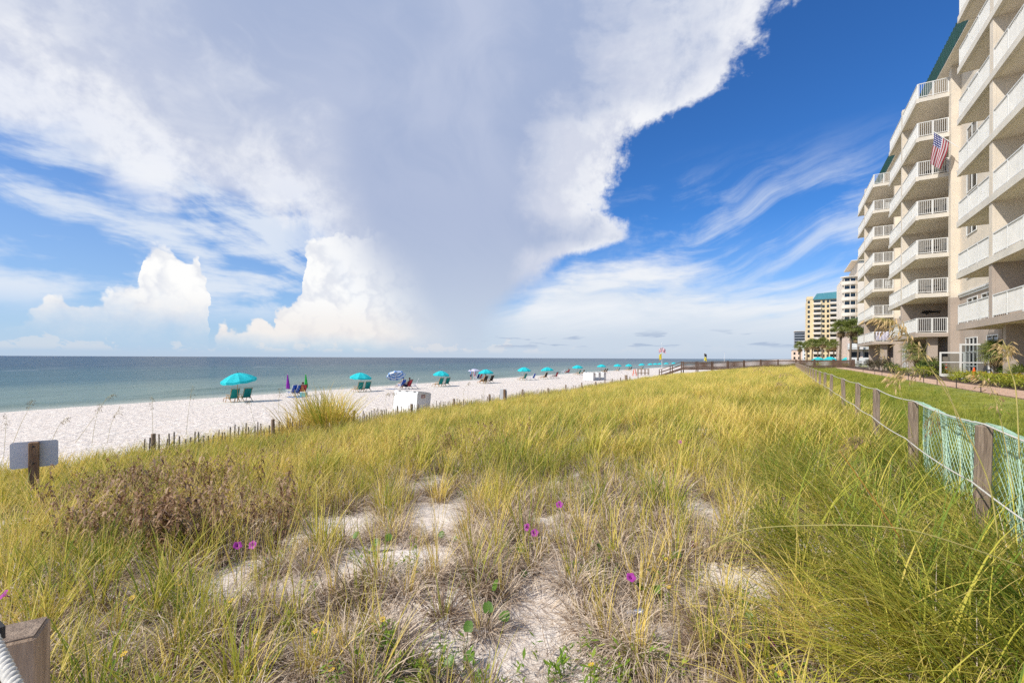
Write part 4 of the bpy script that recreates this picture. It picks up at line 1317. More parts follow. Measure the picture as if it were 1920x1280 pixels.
p_ = MB().cham(-0.065, 0.065, -0.05, 0.05, -1.3, 0.225, 0.008).build('post', M_WOODB, sg)
p_.location = sc_ + fwd * 0.065; p_.rotation_euler = (0, 0, rzs)
for z in (0.15, -0.15):
    q = MB().lathe([(0.016, 0), (0.016, 0.008), (0.006, 0.012)], 8).build('bolt', M_DARK, p_); q.location = (0, -0.051, z); q.rotation_euler = (math.radians(90), 0, 0)

# ------------------------------------------------------------------ sand fence of thin slats along the beach edge
sf = thing('sand_fence', 'grey slatted sand fence half buried along the foot of the dune', 'fence')
slm = [MB().box(-0.018, 0.018, -0.006, 0.006, -0.25, h).mesh('slat', M_SLAT) for h in (0.62, 0.70, 0.76, 0.55)]
sfy = 5.6; nsl = 0
def fence_x(y): return -15.6 + 0.5 * math.sin(y * 0.13) + 1.2 * sstep(20, 30, y) * (1 - sstep(38, 50, y)) - 0.6 * sstep(40, 60, y)
while nsl < 300 and sfy < 62:
    y = sfy + RNG.uniform(-0.02, 0.02); x = fence_x(y)
    link('slat', RNG.choice(slm), sf, (x, y, ground_z(x, y) + 0.05 + RNG.uniform(-0.05, 0.05)), (RNG.uniform(-0.09, 0.09), RNG.uniform(-0.05, 0.05), 1.57 + RNG.uniform(-0.4, 0.4)))
    nsl += 1; sfy += 0.125 if sfy < 30 else 0.22
for hgt in (0.2, 0.48):
    MB().tube([(fence_x(y), y, ground_z(fence_x(y), y) + hgt) for y in [5.5 + 0.8 * i for i in range(70)]], 0.004, 4).build('wire', M_DARK, sf)
for i in range(16):
    y = 5.8 + i * 3.4; x = fence_x(y) + 0.08
    MB().cham(x - 0.045, x + 0.045, y - 0.045, y + 0.045, ground_z(x, y) - 0.3, ground_z(x, y) + 0.88 + RNG.uniform(-0.06, 0.08), 0.008).build('post', M_WOOD, sf)
# lone posts and the small board that stand in the grass
for px, py, d, hgt, lab in ((1174, 703, 52, 1.5, 'short dark wooden post standing alone at the far grass edge'),):
    q = at_depth(px, py, d); g = ground_z(q.x, q.y)
    o = MB().cham(-0.13, 0.13, -0.13, 0.13, g - 0.3 - q.z, 0, 0.02).build('marker_post', M_WOOD); o.location = q; tag(o, lab, 'post')
q = at_depth(944, 729, 26.5); g = ground_z(q.x, q.y)
nb_ = thing('notice_board', 'small grey board on a post beside the sand fence', 'sign', (q.x, q.y, 0), YAW - 0.2)
MB().box(-0.21, 0.21, -0.012, 0.012, q.z - 0.62, q.z).build('panel', M_SIGN, nb_)
MB().cham(0.02, 0.14, -0.12, -0.015, g - 0.3, q.z - 0.02, 0.01).build('post', M_WOODB, nb_)

# ================================================================== boardwalk
bw = thing('boardwalk', 'brown wooden boardwalk with railings and stairs down to the beach', 'boardwalk')
BY0, BY1 = 84.5, 86.3
BX0, BX1 = -15.6, 9.0


def deck_z(x): return lerp_pts(x, [(-15.6, 2.95), (-8, 3.1), (-2, 3.40), (9, 3.45)])


n_b = int((BX1 - BX0) / 0.155)
plank = MB().box(-0.07, 0.07, BY0, BY1, -0.04, 0).mesh('plank', M_BWOOD)
for i in range(n_b):
    x = BX0 + 0.155 * (i + 0.5); link('plank', plank, bw, (x, 0, deck_z(x) + RNG.uniform(-0.004, 0.004)))
for y in (BY0 - 0.05, BY1 + 0.05):
    xs_ = [BX0 + (BX1 - BX0) * i / 10 for i in range(11)]
    for i, x in enumerate(xs_):
        MB().cham(x - 0.075, x + 0.075, y - 0.075, y + 0.075, ground_z(x, y) - 0.4, deck_z(x) + 1.12, 0.01).build('post', M_BWOOD, bw)
    for a, b in zip(xs_, xs_[1:]):
        for h, w, t in ((1.15, 0.20, 0.06), (0.95, 0.05, 0.16), (0.12, 0.05, 0.14), (-0.16, 0.06, 0.30)):
            MB().bar((a, y, deck_z(a) + h), (b, y, deck_z(b) + h), w, t).build('rail' if h > 0 else 'beam', M_BWOOD, bw)
        bal = MB(); n = 23
        for k in range(1, n):
            x = a + (b - a) * k / n
            bal.box(x - 0.025, x + 0.025, y - 0.055, y - 0.026, deck_z(x) + 0.06, deck_z(x) + 0.98)
        tag(bal.build('balusters', M_BWOOD, bw), kind='stuff')
SX = -19.4; SZ = 1.55
for y in (BY0 - 0.05, BY1 + 0.05):
    for h, w, t in ((1.12, 0.15, 0.05), (0.55, 0.05, 0.10), (-0.10, 0.06, 0.28)):
        MB().bar((BX0, y, deck_z(BX0) + h), (SX, y, SZ + h), w, t).build('rail' if h > 0 else 'stringer', M_BWOOD, bw)
    for k in (0.5, 1.0):
        x = BX0 + (SX - BX0) * k; z = deck_z(BX0) + (SZ - deck_z(BX0)) * k
        MB().cham(x - 0.07, x + 0.07, y - 0.07, y + 0.07, ground_z(x, y) - 0.3, z + 1.1, 0.01).build('post', M_BWOOD, bw)
for k in range(9):
    t = (k + 0.5) / 9; x = BX0 + (SX - BX0) * t; z = deck_z(BX0) + (SZ - deck_z(BX0)) * t
    MB().box(x - 0.16, x + 0.16, BY0, BY1, z - 0.02, z + 0.025).build('step', M_BWOOD, bw)

# ================================================================== beach furniture
M_BLUE = material('blue_fabric', (0.03, 0.12, 0.50), 0.8, 0.1, 6.0)
M_RED = material('red_fabric', (0.45, 0.04, 0.06), 0.8, 0.1, 6.0)
M_PURPLE = material('purple_canvas', (0.30, 0.02, 0.38), 0.7, 0.1, 4.0)
M_GREENC = material('green_canvas', (0.02, 0.44, 0.05), 0.7, 0.1, 4.0)
M_BLACKF = material('dark_sling', (0.03, 0.025, 0.025), 0.8, 0.1, 6.0)
M_ORANGE = material('orange_paint', (0.65, 0.10, 0.02), 0.6, 0.08, 4.0)
M_LAV = material('lavender_canvas', (0.62, 0.62, 0.80), 0.8, 0.04, 2.0, trans=0.2)
M_SKIN = material('skin', (0.50, 0.28, 0.19), 0.6, 0.06, 8.0)
M_HAIR = material('hair', (0.05, 0.03, 0.02), 0.7, 0.1, 20.0)
M_AQUA = material('aqua_plastic', (0.10, 0.42, 0.40), 0.4, 0.05, 4.0)
M_STRIPE = bpy.data.materials.new('striped_canvas'); M_STRIPE.use_nodes = True
S.nt = M_STRIPE.node_tree
_tc = S.nt.nodes.new('ShaderNodeTexCoord'); _sp = S.nt.nodes.new('ShaderNodeSeparateXYZ'); S.nt.links.new(_tc.outputs['Object'], _sp.inputs[0])
_r = S.m('SQRT', S(_sp.outputs[0]) * S(_sp.outputs[0]) + S(_sp.outputs[1]) * S(_sp.outputs[1]))
_c = mixc(S.m('GREATER_THAN', S.m('FRACT', _r * 3.6), 0.45), (0.55, 0.66, 0.80), (0.05, 0.22, 0.58))
S.nt.links.new(_c.s, S.nt.nodes['Principled BSDF'].inputs['Base Color'])


def canopy_mesh(R, drop, mat, n=8, valance=0.16, flat=False):
    """Ribbed umbrella top: panels sag a little between the ribs, with a hanging edge."""
    mb = MB(); sub = 4; rings = 6; tot = n * sub
    for i in range(rings + 1):
        t = i / rings
        for k in range(tot):
            a = 2 * math.pi * k / tot; f = abs(((k % sub) / sub) - 0.5) * 2          # 1 on a rib
            r = R * t * (math.cos(math.pi / n) / math.cos(((k % sub) / sub - 0.0) * 2 * math.pi / n - math.pi / n) if k % sub else 1.0)
            z = -drop * (t ** 1.7) - 0.05 * t * (1 - f) * (1 if not flat else 0.3)
            mb.v.append((r * math.cos(a), r * math.sin(a), z))
    for k in range(tot):
        p = mb.v[rings * tot + k]; mb.v.append((p[0] * 1.005, p[1] * 1.005, p[2] - valance))
    for i in range(rings + 1):
        for k in range(tot):
            mb.f.append((i * tot + k, i * tot + (k + 1) % tot, (i + 1) * tot + (k + 1) % tot, (i + 1) * tot + k))
    return mb.mesh('canopy', mat, False)


CAN = {'teal': canopy_mesh(1.08, 0.46, M_TEAL), 'stripe': canopy_mesh(1.0, 0.40, M_STRIPE), 'lav': canopy_mesh(1.15, 0.36, M_LAV, 4, 0.04, True)}
polem = MB().tube([(0, 0, -0.25), (0, 0, 2.02)], 0.019, 8).mesh('pole', M_TAN)
polew = MB().tube([(0, 0, -0.25), (0, 0, 2.02)], 0.019, 8).mesh('pole', M_WHITE)
finm = MB().lathe([(0.03, 0), (0.035, 0.03), (0.012, 0.07)], 8).mesh('finial', M_DARK)
ribm = MB().tube([(0.0, 0, -0.03), (0.55, 0, -0.19), (1.05, 0, -0.475)], 0.007, 4).mesh('rib', M_WHITE)


def umbrella(p, label, kind='teal', tilt=(0, 0), sc=1.0, ribs=True, rz=0.0, group='open beach umbrellas'):
    t = thing('beach_umbrella', label, 'umbrella', p, rz, group)
    t.scale = (sc, sc, sc)
    link('pole', polem if kind == 'teal' else polew, t)
    c = link('canopy', CAN[kind], t, (0, 0, 2.0), (tilt[0], tilt[1], 0.2))
    link('finial', finm, c, (0, 0, 0.0))
    if ribs:
        for k in range(8 if kind != 'lav' else 4): link('rib', ribm, c, (0, 0, -0.012), (0, 0, 2 * math.pi * k / (8 if kind != 'lav' else 4)))
    return t


def chair_proto(slm_, frm):
    """Wooden beach lounge chair: A-frame legs, arms, slung seat and back, footrest; faces -Y."""
    P = {}
    P['seat'] = MB().add([(-0.26, -0.30, 0.34), (0.26, -0.30, 0.34), (0.26, 0.0, 0.27), (-0.26, 0.0, 0.27), (-0.26, 0.27, 0.31), (0.26, 0.27, 0.31)], [(0, 1, 2, 3), (3, 2, 5, 4)]).mesh('seat', slm_)
    P['backrest'] = MB().add([(-0.26, 0.27, 0.31), (0.26, 0.27, 0.31), (0.26, 0.46, 0.66), (-0.26, 0.46, 0.66), (-0.26, 0.58, 1.0), (0.26, 0.58, 1.0)], [(0, 1, 2, 3), (3, 2, 5, 4)]).mesh('backrest', slm_)
    P['frame'] = MB()
    for s_ in (-0.28, 0.28):
        P['frame'].bar((s_, 0.20, 0.22), (s_, 0.62, 1.06), 0.035, 0.03).bar((s_, -0.36, 0.36), (s_, 0.30, 0.28), 0.035, 0.03)
    P['frame'].bar((-0.28, 0.61, 1.04), (0.28, 0.61, 1.04), 0.03, 0.035).bar((-0.28, -0.34, 0.35), (0.28, -0.34, 0.35), 0.03, 0.03)
    P['frame'] = P['frame'].mesh('frame', frm)
    P['arm'] = [MB().bar((s_ * 1.09, -0.34, 0.58), (s_ * 1.09, 0.38, 0.56), 0.06, 0.025).mesh('arm', frm) for s_ in (-0.29, 0.29)]
    P['leg'] = []
    for s_ in (-0.30, 0.30):
        P['leg'] += [MB().bar((s_, -0.10, 0.56), (s_, -0.42, 0.0), 0.03, 0.035).mesh('leg', frm), MB().bar((s_, 0.05, 0.56), (s_, 0.62, 0.0), 0.03, 0.035).mesh('leg', frm)]
    P['footrest'] = MB().bar((-0.24, -0.36, 0.32), (-0.24, -0.95, 0.22), 0.03, 0.03).bar((0.24, -0.36, 0.32), (0.24, -0.95, 0.22), 0.03, 0.03).bar((-0.24, -0.93, 0.2), (-0.24, -0.93, 0), 0.03, 0.03).bar((0.24, -0.93, 0.2), (0.24, -0.93, 0), 0.03, 0.03)
    for k in range(5): P['footrest'].box(-0.25, 0.25, -0.92 + k * 0.12, -0.85 + k * 0.12, 0.245 + 0.02 * k, 0.265 + 0.02 * k)
    P['footrest'] = P['footrest'].mesh('footrest', frm)
    return P


CH = {'teal': chair_proto(M_TEALD, M_TAN), 'dark': chair_proto(M_BLACKF, M_TAN), 'blue': chair_proto(M_BLUE, M_WHITE), 'red': chair_proto(M_RED, M_DARK), 'white': chair_proto(M_LAV, M_WHITE)}


def lounger(p, rz, label, kind='teal', foot=True):
    t = thing('beach_chair', label, 'beach chair', p, rz, 'beach chairs')
    P = CH[kind]
    for k in ('seat', 'backrest', 'frame'): link(k, P[k], t)
    for m_ in P['arm']: link('arm', m_, t)
    for m_ in P['leg']: link('leg', m_, t)
    if foot: link('footrest', P['footrest'], t)
    return t


def bp(px, py):
    p = on_level(px, py, 1.3)
    for _ in range(3): p = on_level(px, py, ground_z(p.x, p.y))
    return p


SEA_RZ = -math.pi / 2 + 0.35         # chairs look out to the water
ORD = ['nearest', 'second', 'third', 'fourth', 'fifth', 'sixth', 'seventh', 'eighth', 'ninth', 'tenth', 'eleventh', 'twelfth', 'thirteenth', 'fourteenth', 'fifteenth', 'sixteenth']
# (pole foot column and row, umbrella size, chairs as (column, row, kind))
SETS = [(446, 754, 1.08, [(436, 754, 'teal'), (459, 752, 'teal')]), (677, 735, 0.96, [(672, 735, 'teal'), (686, 734, 'teal')]), (828, 724.5, 0.90, [(823, 725, 'teal'), (835, 724, 'teal')]),
        (911, 718.5, 0.92, [(907, 719, 'dark'), (918, 718, 'dark')]), (983, 712.5, 0.98, [(981, 713, 'teal'), (997, 712.5, 'blue')]), (1026, 710, 0.93, [(1020, 710.5, 'dark'), (1040, 709, 'red')]),
        (1083, 702.5, 1.0, [(1084, 703, 'teal'), (1091, 702.6, 'dark')]), (1128, 698.5, 1.0, [(1135, 699, 'dark'), (1131, 699, 'dark')]), (1158, 696, 0.97, [(1158, 696.5, 'teal')]), (1179, 694.5, 0.93, [(1177, 694.8, 'teal'), (1181, 694.6, 'dark')]),
        (1203, 692.2, 0.95, [(1203, 692.4, 'teal')]), (1219, 690.4, 0.92, []), (1229, 689.4, 0.92, []), (1237, 689, 0.92, []), (1249, 688.2, 0.95, []), (1263, 687.2, 0.95, [])]
for i, (px, py, sc, chairs) in enumerate(SETS):
    p = bp(px, py)
    umbrella(p, 'teal beach umbrella, the %s one along the row on the sand' % ORD[i], 'teal', (RNG.uniform(-0.06, 0.06) + (0.10 if i == 0 else 0), RNG.uniform(-0.06, 0.06)), sc, i < 7, RNG.uniform(0, 1))
    for j, (cx, cyy, kd) in enumerate(chairs):
        q = bp(cx, cyy)
        wh = 'left' if cx == min(c_[0] for c_ in chairs) else 'right'
        cn = {'teal': 'teal sling', 'dark': 'dark sling', 'blue': 'blue folding', 'red': 'red folding'}[kd]
        lab = '%s beach chair, %s of the pair at the %s teal umbrella' % (cn, wh, ORD[i]) if len(chairs) > 1 else '%s beach chair alone under the %s teal umbrella' % (cn, ORD[i])
        lounger(q, SEA_RZ + RNG.uniform(-0.12, 0.12) - 0.5, lab, kd)
p = bp(742, 730); umbrella(p + Vector((0, 0, -0.05)), 'blue and white striped umbrella tilted over the beach chairs', 'stripe', (0, 0), 0.95, True, 0.0)
bpy.context.view_layer.update()
_u = [o for o in bpy.data.objects if o.name.startswith('beach_umbrella')][-1]
_c = [c for c in _u.children if c.name.startswith('canopy')][0]
_c.rotation_euler = (math.radians(-16), math.radians(-26), 0)
p = bp(889, 711.5); umbrella(p, 'pale lavender square sun canopy beside standing people', 'lav', (0, 0), 0.92, True, 0.5)


def closed_umbrella(p, mt, label):
    t = thing('closed_umbrella', label, 'umbrella', p, 0, 'closed umbrellas')
    link('pole', polew, t)
    mb = MB(); n = 16
    prof = [(0.012, 1.95), (0.05, 1.8), (0.10, 1.35), (0.16, 0.85), (0.15, 0.62)]
    for r, z in prof:
        for k in range(n):
            a = 2 * math.pi * k / n; rr = r * (1.0 if k % 2 else 0.72)
            mb.v.append((rr * math.cos(a), rr * math.sin(a), z))
    for i in range(len(prof) - 1):
        for k in range(n): mb.f.append((i * n + k, i * n + (k + 1) % n, (i + 1) * n + (k + 1) % n, (i + 1) * n + k))
    c = mb.build('canopy', mt, t)
    MB().tube([(0, 0, 2.0), (0, 0, 2.06)], 0.02, 6).build('finial', M_DARK, t)
    t.rotation_euler = (0.0, -0.06, 0)


closed_umbrella(bp(541, 742), M_PURPLE, 'furled purple beach umbrella left of the blue chairs')
closed_umbrella(bp(575, 740), M_GREENC, 'furled green beach umbrella right of the blue chairs')
lounger(bp(547, 742.5), SEA_RZ - 0.3, 'blue beach chair between the purple and green umbrellas, left one', 'blue', False)
lounger(bp(555, 742.5), SEA_RZ - 0.2, 'blue beach chair between the furled umbrellas, middle one', 'blue', False)
lounger(bp(564, 742), SEA_RZ - 0.4, 'red beach chair between the furled umbrellas with a seated person', 'red', False)
t = thing('cooler', 'aqua cooler box beside the furled green umbrella', 'cooler', bp(570, 743), 0.4)
MB().cham(-0.26, 0.26, -0.18, 0.18, 0, 0.34, 0.02).build('body', M_AQUA, t); MB().cham(-0.27, 0.27, -0.19, 0.19, 0.343, 0.41, 0.02).build('lid', M_WHITE, t)
MB().tube([(-0.27, 0, 0.25), (-0.33, 0, 0.3), (-0.33, 0, 0.34)], 0.012, 6).build('handle', M_WHITE, t)
M_BTOWEL = material('blue_towel', (0.10, 0.22, 0.48), 0.95, 0.2, 3.0)
for px, py, lab in ((556, 744.5, 'blue towel spread on the sand under the blue chairs'), (735, 729, 'pale blue towel on the sand under the striped umbrella')):
    q = bp(px, py); xs_ = [q.x + (i - 3) * 0.28 for i in range(7)]; ys_ = [q.y + (i - 2) * 0.25 for i in range(5)]
    o = sheet('beach_towel', xs_, ys_, lambda x, y: ground_z(x, y) + 0.03 + 0.012 * math.sin(x * 9 + y * 7), M_BTOWEL); tag(o, lab, 'towel')
for px, py, rz, kd, lab in ((752, 728.5, -0.4, 'blue', 'blue beach chair under the tilted striped umbrella'), (763, 729.5, -0.2, 'red', 'red chair right of the tilted striped umbrella'), (774, 728.5, 0.4, 'white', 'pale chair at the right end of the striped umbrella group'),
                            (893, 712, -0.4, 'blue', 'blue folding chair under the lavender canopy'), (898, 711.8, -0.2, 'red', 'red folding chair under the lavender canopy')):
    lounger(bp(px, py), SEA_RZ + rz, lab, kd, False)


# ------------------------------------------------------------------ people
def skin_body(name, verts, edges, parent, mat, sub=1):
    me = bpy.data.meshes.new(name); me.from_pydata([v[:3] for v in verts], edges, []); me.update()
    o = link(name, me, parent)
    bm = bmesh.new(); bm.from_mesh(me); ly = bm.verts.layers.skin.verify()
    bm.verts.ensure_lookup_table()
    for v, q in zip(bm.verts, verts): v[ly].radius = (q[3], q[3] if len(q) < 5 else q[4])
    bm.verts[0][ly].use_root = True
    bm.to_mesh(me); bm.free(); me.materials.append(mat)
    o.modifiers.new('skin', 'SKIN'); sd = o.modifiers.new('subd', 'SUBSURF'); sd.levels = sub; sd.render_levels = sub
    return o


def person(p, rz, label, shirt, shorts, pose='stand', hair=M_HAIR):
    t = thing('person', label, 'person', p, rz)
    if pose == 'stand':
        hip = 0.92; V = [(0, 0, hip, .13, .10), (0, 0.01, 1.15, .125, .095), (0, 0.02, 1.38, .16, .10), (0, 0.02, 1.50, .055), (0, 0.0, 1.57, .06), (0, -0.01, 1.66, .085, .095), (0, -0.01, 1.74, .07, .08)]
        E = [(0, 1), (1, 2), (2, 3), (3, 4), (4, 5), (5, 6)]
        for s_ in (-1, 1):
            b = len(V); V += [(s_ * .10, 0, .85, .085), (s_ * .11, -.02, .48, .055), (s_ * .11, .02, .10, .038), (s_ * .12, -.10, .04, .035)]
            E += [(0, b), (b, b + 1), (b + 1, b + 2), (b + 2, b + 3)]
            b = len(V); V += [(s_ * .20, .02, 1.40, .055), (s_ * .25, .04, 1.13, .042), (s_ * .24, -.08, .90, .032), (s_ * .235, -.12, .82, .034)]
            E += [(2, b), (b, b + 1), (b + 1, b + 2), (b + 2, b + 3)]
        headz = (0, -0.01, 1.70); tz = (0.95, 1.46); sz = (0.55, 0.97)
        torso = [(.155, 0.93), (.15, 1.15), (.19, 1.36), (.15, 1.45), (.07, 1.49)]
        lean = 0.0; off = (0, 0)
    else:
        V = [(0, 0.12, .38, .13, .10), (0, 0.24, .62, .125, .095), (0, 0.33, .84, .16, .10), (0, 0.36, .96, .055), (0, 0.35, 1.02, .06), (0, 0.33, 1.11, .085, .095), (0, 0.33, 1.19, .07, .08)]
        E = [(0, 1), (1, 2), (2, 3), (3, 4), (4, 5), (5, 6)]
        for s_ in (-1, 1):
            b = len(V); V += [(s_ * .10, 0.02, .38, .08), (s_ * .12, -.40, .44, .055), (s_ * .12, -.70, .18, .038), (s_ * .12, -.82, .14, .035)]
            E += [(0, b), (b, b + 1), (b + 1, b + 2), (b + 2, b + 3)]
            b = len(V); V += [(s_ * .20, .32, .86, .055), (s_ * .29, .18, .66, .042), (s_ * .30, -.08, .60, .032), (s_ * .29, -.15, .60, .034)]
            E += [(2, b), (b, b + 1), (b + 1, b + 2), (b + 2, b + 3)]
        headz = (0, .34, 1.15); torso = [(.155, .40), (.15, .60), (.19, .80), (.15, .89), (.07, .93)]; lean = 0.42; off = (0.12, .38)
    skin_body('body', V, E, t, M_SKIN)
    mb = MB(); n = 12
    for r, z in torso:
        dy = off[0] + lean * (z - off[1]) if lean else 0.01
        for k in range(n):
            a = 2 * math.pi * k / n; mb.v.append((r * 1.08 * math.cos(a), dy + r * 0.78 * math.sin(a), z))
    for i in range(len(torso) - 1):
        for k in range(n): mb.f.append((i * n + k, i * n + (k + 1) % n, (i + 1) * n + (k + 1) % n, (i + 1) * n + k))
    mb.build('shirt', shirt, t, True)
    sh = MB()
    for s_ in (-1, 1):
        if pose == 'stand': sh.tube([(s_ * .09, 0, .98), (s_ * .10, 0, .86), (s_ * .115, -.01, .55)], [.12, .115, .095], 10)
        else: sh.tube([(s_ * .09, 0.14, .40), (s_ * .10, 0.0, .40), (s_ * .12, -.32, .44)], [.12, .115, .085], 10)
    sh.build('shorts', shorts, t, True)
    hm = MB().lathe([(0.085, -0.02), (0.10, 0.03), (0.095, 0.08), (0.06, 0.12), (0.01, 0.135)], 12, (headz[0], headz[1] + 0.02, headz[2] - 0.03)); hm.build('hair', hair, t, True)
    return t


M_NAVY = material('navy_cloth', (0.02, 0.03, 0.10), 0.9, 0.1, 6.0); M_SHB = material('blue_shirt', (0.08, 0.22, 0.48), 0.9, 0.1, 6.0)
M_PINK = material('pink_cloth', (0.62, 0.30, 0.36), 0.9, 0.1, 6.0)
person(bp(883, 712), SEA_RZ + 0.6, 'person in blue shirt and navy shorts standing under the lavender canopy', M_SHB, M_NAVY)
person(bp(890, 711), SEA_RZ - 0.8, 'person in pale top standing right of the blue-shirted one', M_LAV, M_PINK)
person(bp(564, 742), SEA_RZ - 0.4, 'person with dark hair seated in the red chair by the green umbrella', M_LAV, M_NAVY, 'sit')
person(bp(763, 729.5), SEA_RZ - 0.2, 'person in red seated right of the striped umbrella', M_RED, M_NAVY, 'sit')
person(bp(752, 728.5), SEA_RZ - 0.4, 'person in pale blue seated under the striped umbrella', M_SHB, M_LAV, 'sit')
person(bp(907, 719), SEA_RZ - 0.5, 'sunbather in dark swimwear seated under the fourth teal umbrella', M_BLACKF, M_BLACKF, 'sit')
person(bp(1064, 700), SEA_RZ - 0.5, 'far person in pink sitting near the water', M_PINK, M_RED, 'sit')
lounger(bp(1064, 700), SEA_RZ - 0.5, 'red chair near the water with a person in pink', 'red', False)
lounger(bp(1055, 700), SEA_RZ - 0.3, 'pale chair near the water left of the person in pink', 'white', False)


# ------------------------------------------------------------------ storage boxes, rack, stand, flags
def store_box(p, rz, L, label, dark=False):
    t = thing('storage_box', label, 'storage box', p, rz, 'white beach storage boxes')
    # leaning front, sloping lid
    prof = [(-0.55, 0.0), (0.50, 0.0), (0.62, 1.02), (-0.38, 1.16), (-0.46, 1.06)]
    mb = MB(); n = len(prof)
    for x in (-L / 2, L / 2):
        for (y, z) in prof: mb.v.append((x, y, z))
    mb.f += [tuple(range(n)), tuple(range(2 * n - 1, n - 1, -1))] + [((i + 1) % n, i, n + i, n + (i + 1) % n) for i in range(n)]
    mb.build('body', M_WHITE, t)
    for k in range(3):
        x0 = -L / 2 + 0.04 + k * (L - 0.08) / 3
        l = MB().add([(x0, 0.60, 1.035), (x0 + (L - 0.08) / 3 - 0.03, 0.60, 1.035), (x0 + (L - 0.08) / 3 - 0.03, -0.40, 1.175), (x0, -0.40, 1.175), (x0, 0.60, 1.06), (x0 + (L - 0.08) / 3 - 0.03, 0.60, 1.06), (x0 + (L - 0.08) / 3 - 0.03, -0.40, 1.20), (x0, -0.40, 1.20)],
                     [(0, 1, 2, 3), (7, 6, 5, 4), (4, 5, 1, 0), (5, 6, 2, 1), (6, 7, 3, 2), (7, 4, 0, 3)]).build('lid', M_WHITE, t)
        MB().bar((x0 + 0.3, -0.42, 1.15), (x0 + 0.5, -0.42, 1.15), 0.02, 0.03).build('hinge', M_DARK, l)
    M = MB().box(L / 2 + 0.002, L / 2 + 0.012, -0.16, 0.14, 0.78, 0.98).build('plate', material('faded_red_plate', (0.42, 0.20, 0.15), 0.7, 0.3, 9.0), t)
    for i, w in enumerate((0.2, 0.16)): MB().box(L / 2 + 0.0125, L / 2 + 0.015, -0.11, -0.11 + w, 0.90 - i * 0.07, 0.93 - i * 0.07).build('plate_line', M_WHITE, M)
    return t


store_box(on_level(772, 769, 1.48), YAW - 0.62, 2.0, 'large white beach storage box with red plate behind the sand fence')
for i, (px, py) in enumerate(((1105, 713), (1115, 712.2), (1125, 711.4))):
    store_box(on_level(px, py, 1.45), YAW - 0.5, 1.5, 'white storage box in the far trio, %s one' % ['left', 'middle', 'right'][i])
t = thing('a_frame_stand', 'small orange A-frame stand on the sand near the rack', 'stand', on_level(1190, 704.5, 1.45), YAW)
for s_ in (-1, 1):
    f = MB().bar((-0.35, s_ * 0.3, 0), (-0.12, s_ * 0.02, 1.25), 0.06, 0.05).bar((0.35, s_ * 0.3, 0), (0.12, s_ * 0.02, 1.25), 0.06, 0.05).bar((-0.25, s_ * 0.19, 0.5), (0.25, s_ * 0.19, 0.5), 0.05, 0.05).bar((-0.14, s_ * 0.02, 1.22), (0.14, s_ * 0.02, 1.22), 0.06, 0.06)
    f.build('frame', M_ORANGE, t)
t = thing('rack', 'grey open timber rack beside the orange stand on the sand', 'rack', on_level(1206, 703, 1.45), YAW)
for x in (-1.0, -0.35, 0.35, 1.0):
    for y in (-0.3, 0.3): MB().box(x - 0.05, x + 0.05, y - 0.05, y + 0.05, -0.1, 1.2).build('upright', M_WOOD, t)
for y in (-0.3, 0.3):
    for z in (0.35, 1.1): MB().box(-1.06, 1.06, y - 0.088, y - 0.052, z, z + 0.09).build('crossbar', M_WOOD, t)


def flag_pole(px, py, d, H, label, cloths):
    q = at_depth(px, py, d); g = ground_z(q.x, q.y)
    t = thing('flag_pole', label, 'flag pole', (q.x, q.y, g), YAW)
    MB().tube([(0, 0, -0.2), (0, 0, H)], [0.05, 0.025], 8).build('pole', M_WHITE, t)
    MB().lathe([(0.02, 0), (0.05, 0.04), (0.05, 0.07), (0.01, 0.11)], 8, (0, 0, H)).build('finial', M_WHITE, t)
    for z, w, h, mt, sgn in cloths:
        mb = MB(); n = 8
        for i in range(n + 1):
            u = i / n
            for v in range(4): mb.v.append((sgn * (0.03 + w * u), 0.10 * math.sin(u * 7 + v), z - v * h / 3 - 0.35 * u))
        for i in range(n):
            for v in range(3): mb.f.append((i * 4 + v, (i + 1) * 4 + v, (i + 1) * 4 + v + 1, i * 4 + v + 1))
        mb.build('flag', mt, t, True)


M_YELF = material('yellow_flag', (0.75, 0.62, 0.05), 0.8, 0.05, 3.0, trans=0.3)
M_RWF = bpy.data.materials.new('red_white_flag'); M_RWF.use_nodes = True
S.nt = M_RWF.node_tree; _tc = S.nt.nodes.new('ShaderNodeTexCoord'); _sp = S.nt.nodes.new('ShaderNodeSeparateXYZ'); S.nt.links.new(_tc.outputs['Object'], _sp.inputs[0])
_c = mixc(S.m('GREATER_THAN', S.m('FRACT', S(_sp.outputs[2]) * 4.0), 0.5), (0.55, 0.05, 0.08), (0.75, 0.72, 0.74)); S.nt.links.new(_c.s, S.nt.nodes['Principled BSDF'].inputs['Base Color'])
flag_pole(1241, 690, 96, 6.6, 'tall white pole with red striped and yellow warning flags on the beach', [(5.5, 0.75, 0.9, M_RWF, 1), (5.5, 0.6, 0.9, M_RWF, -1), (4.3, 0.55, 1.2, M_YELF, -1)])
flag_pole(1320, 684, 120, 5.0, 'thin pole with black and yellow flags beyond the boardwalk', [(4.6, 0.7, 0.8, M_DARK, 1), (3.7, 0.7, 1.0, M_YELF, 1)])
q = at_depth(1358, 684, 130)
o = MB().tube([(0, 0, -0.2), (0, 0, 4.6)], [0.06, 0.035], 6).lathe([(0.03, 4.6), (0.09, 4.66), (0.09, 4.74), (0.02, 4.8)], 8).build('bare_pole', M_WHITE); o.location = (q.x, q.y, ground_z(q.x, q.y)); tag(o, 'bare thin pole with round cap beyond the boardwalk', 'pole')

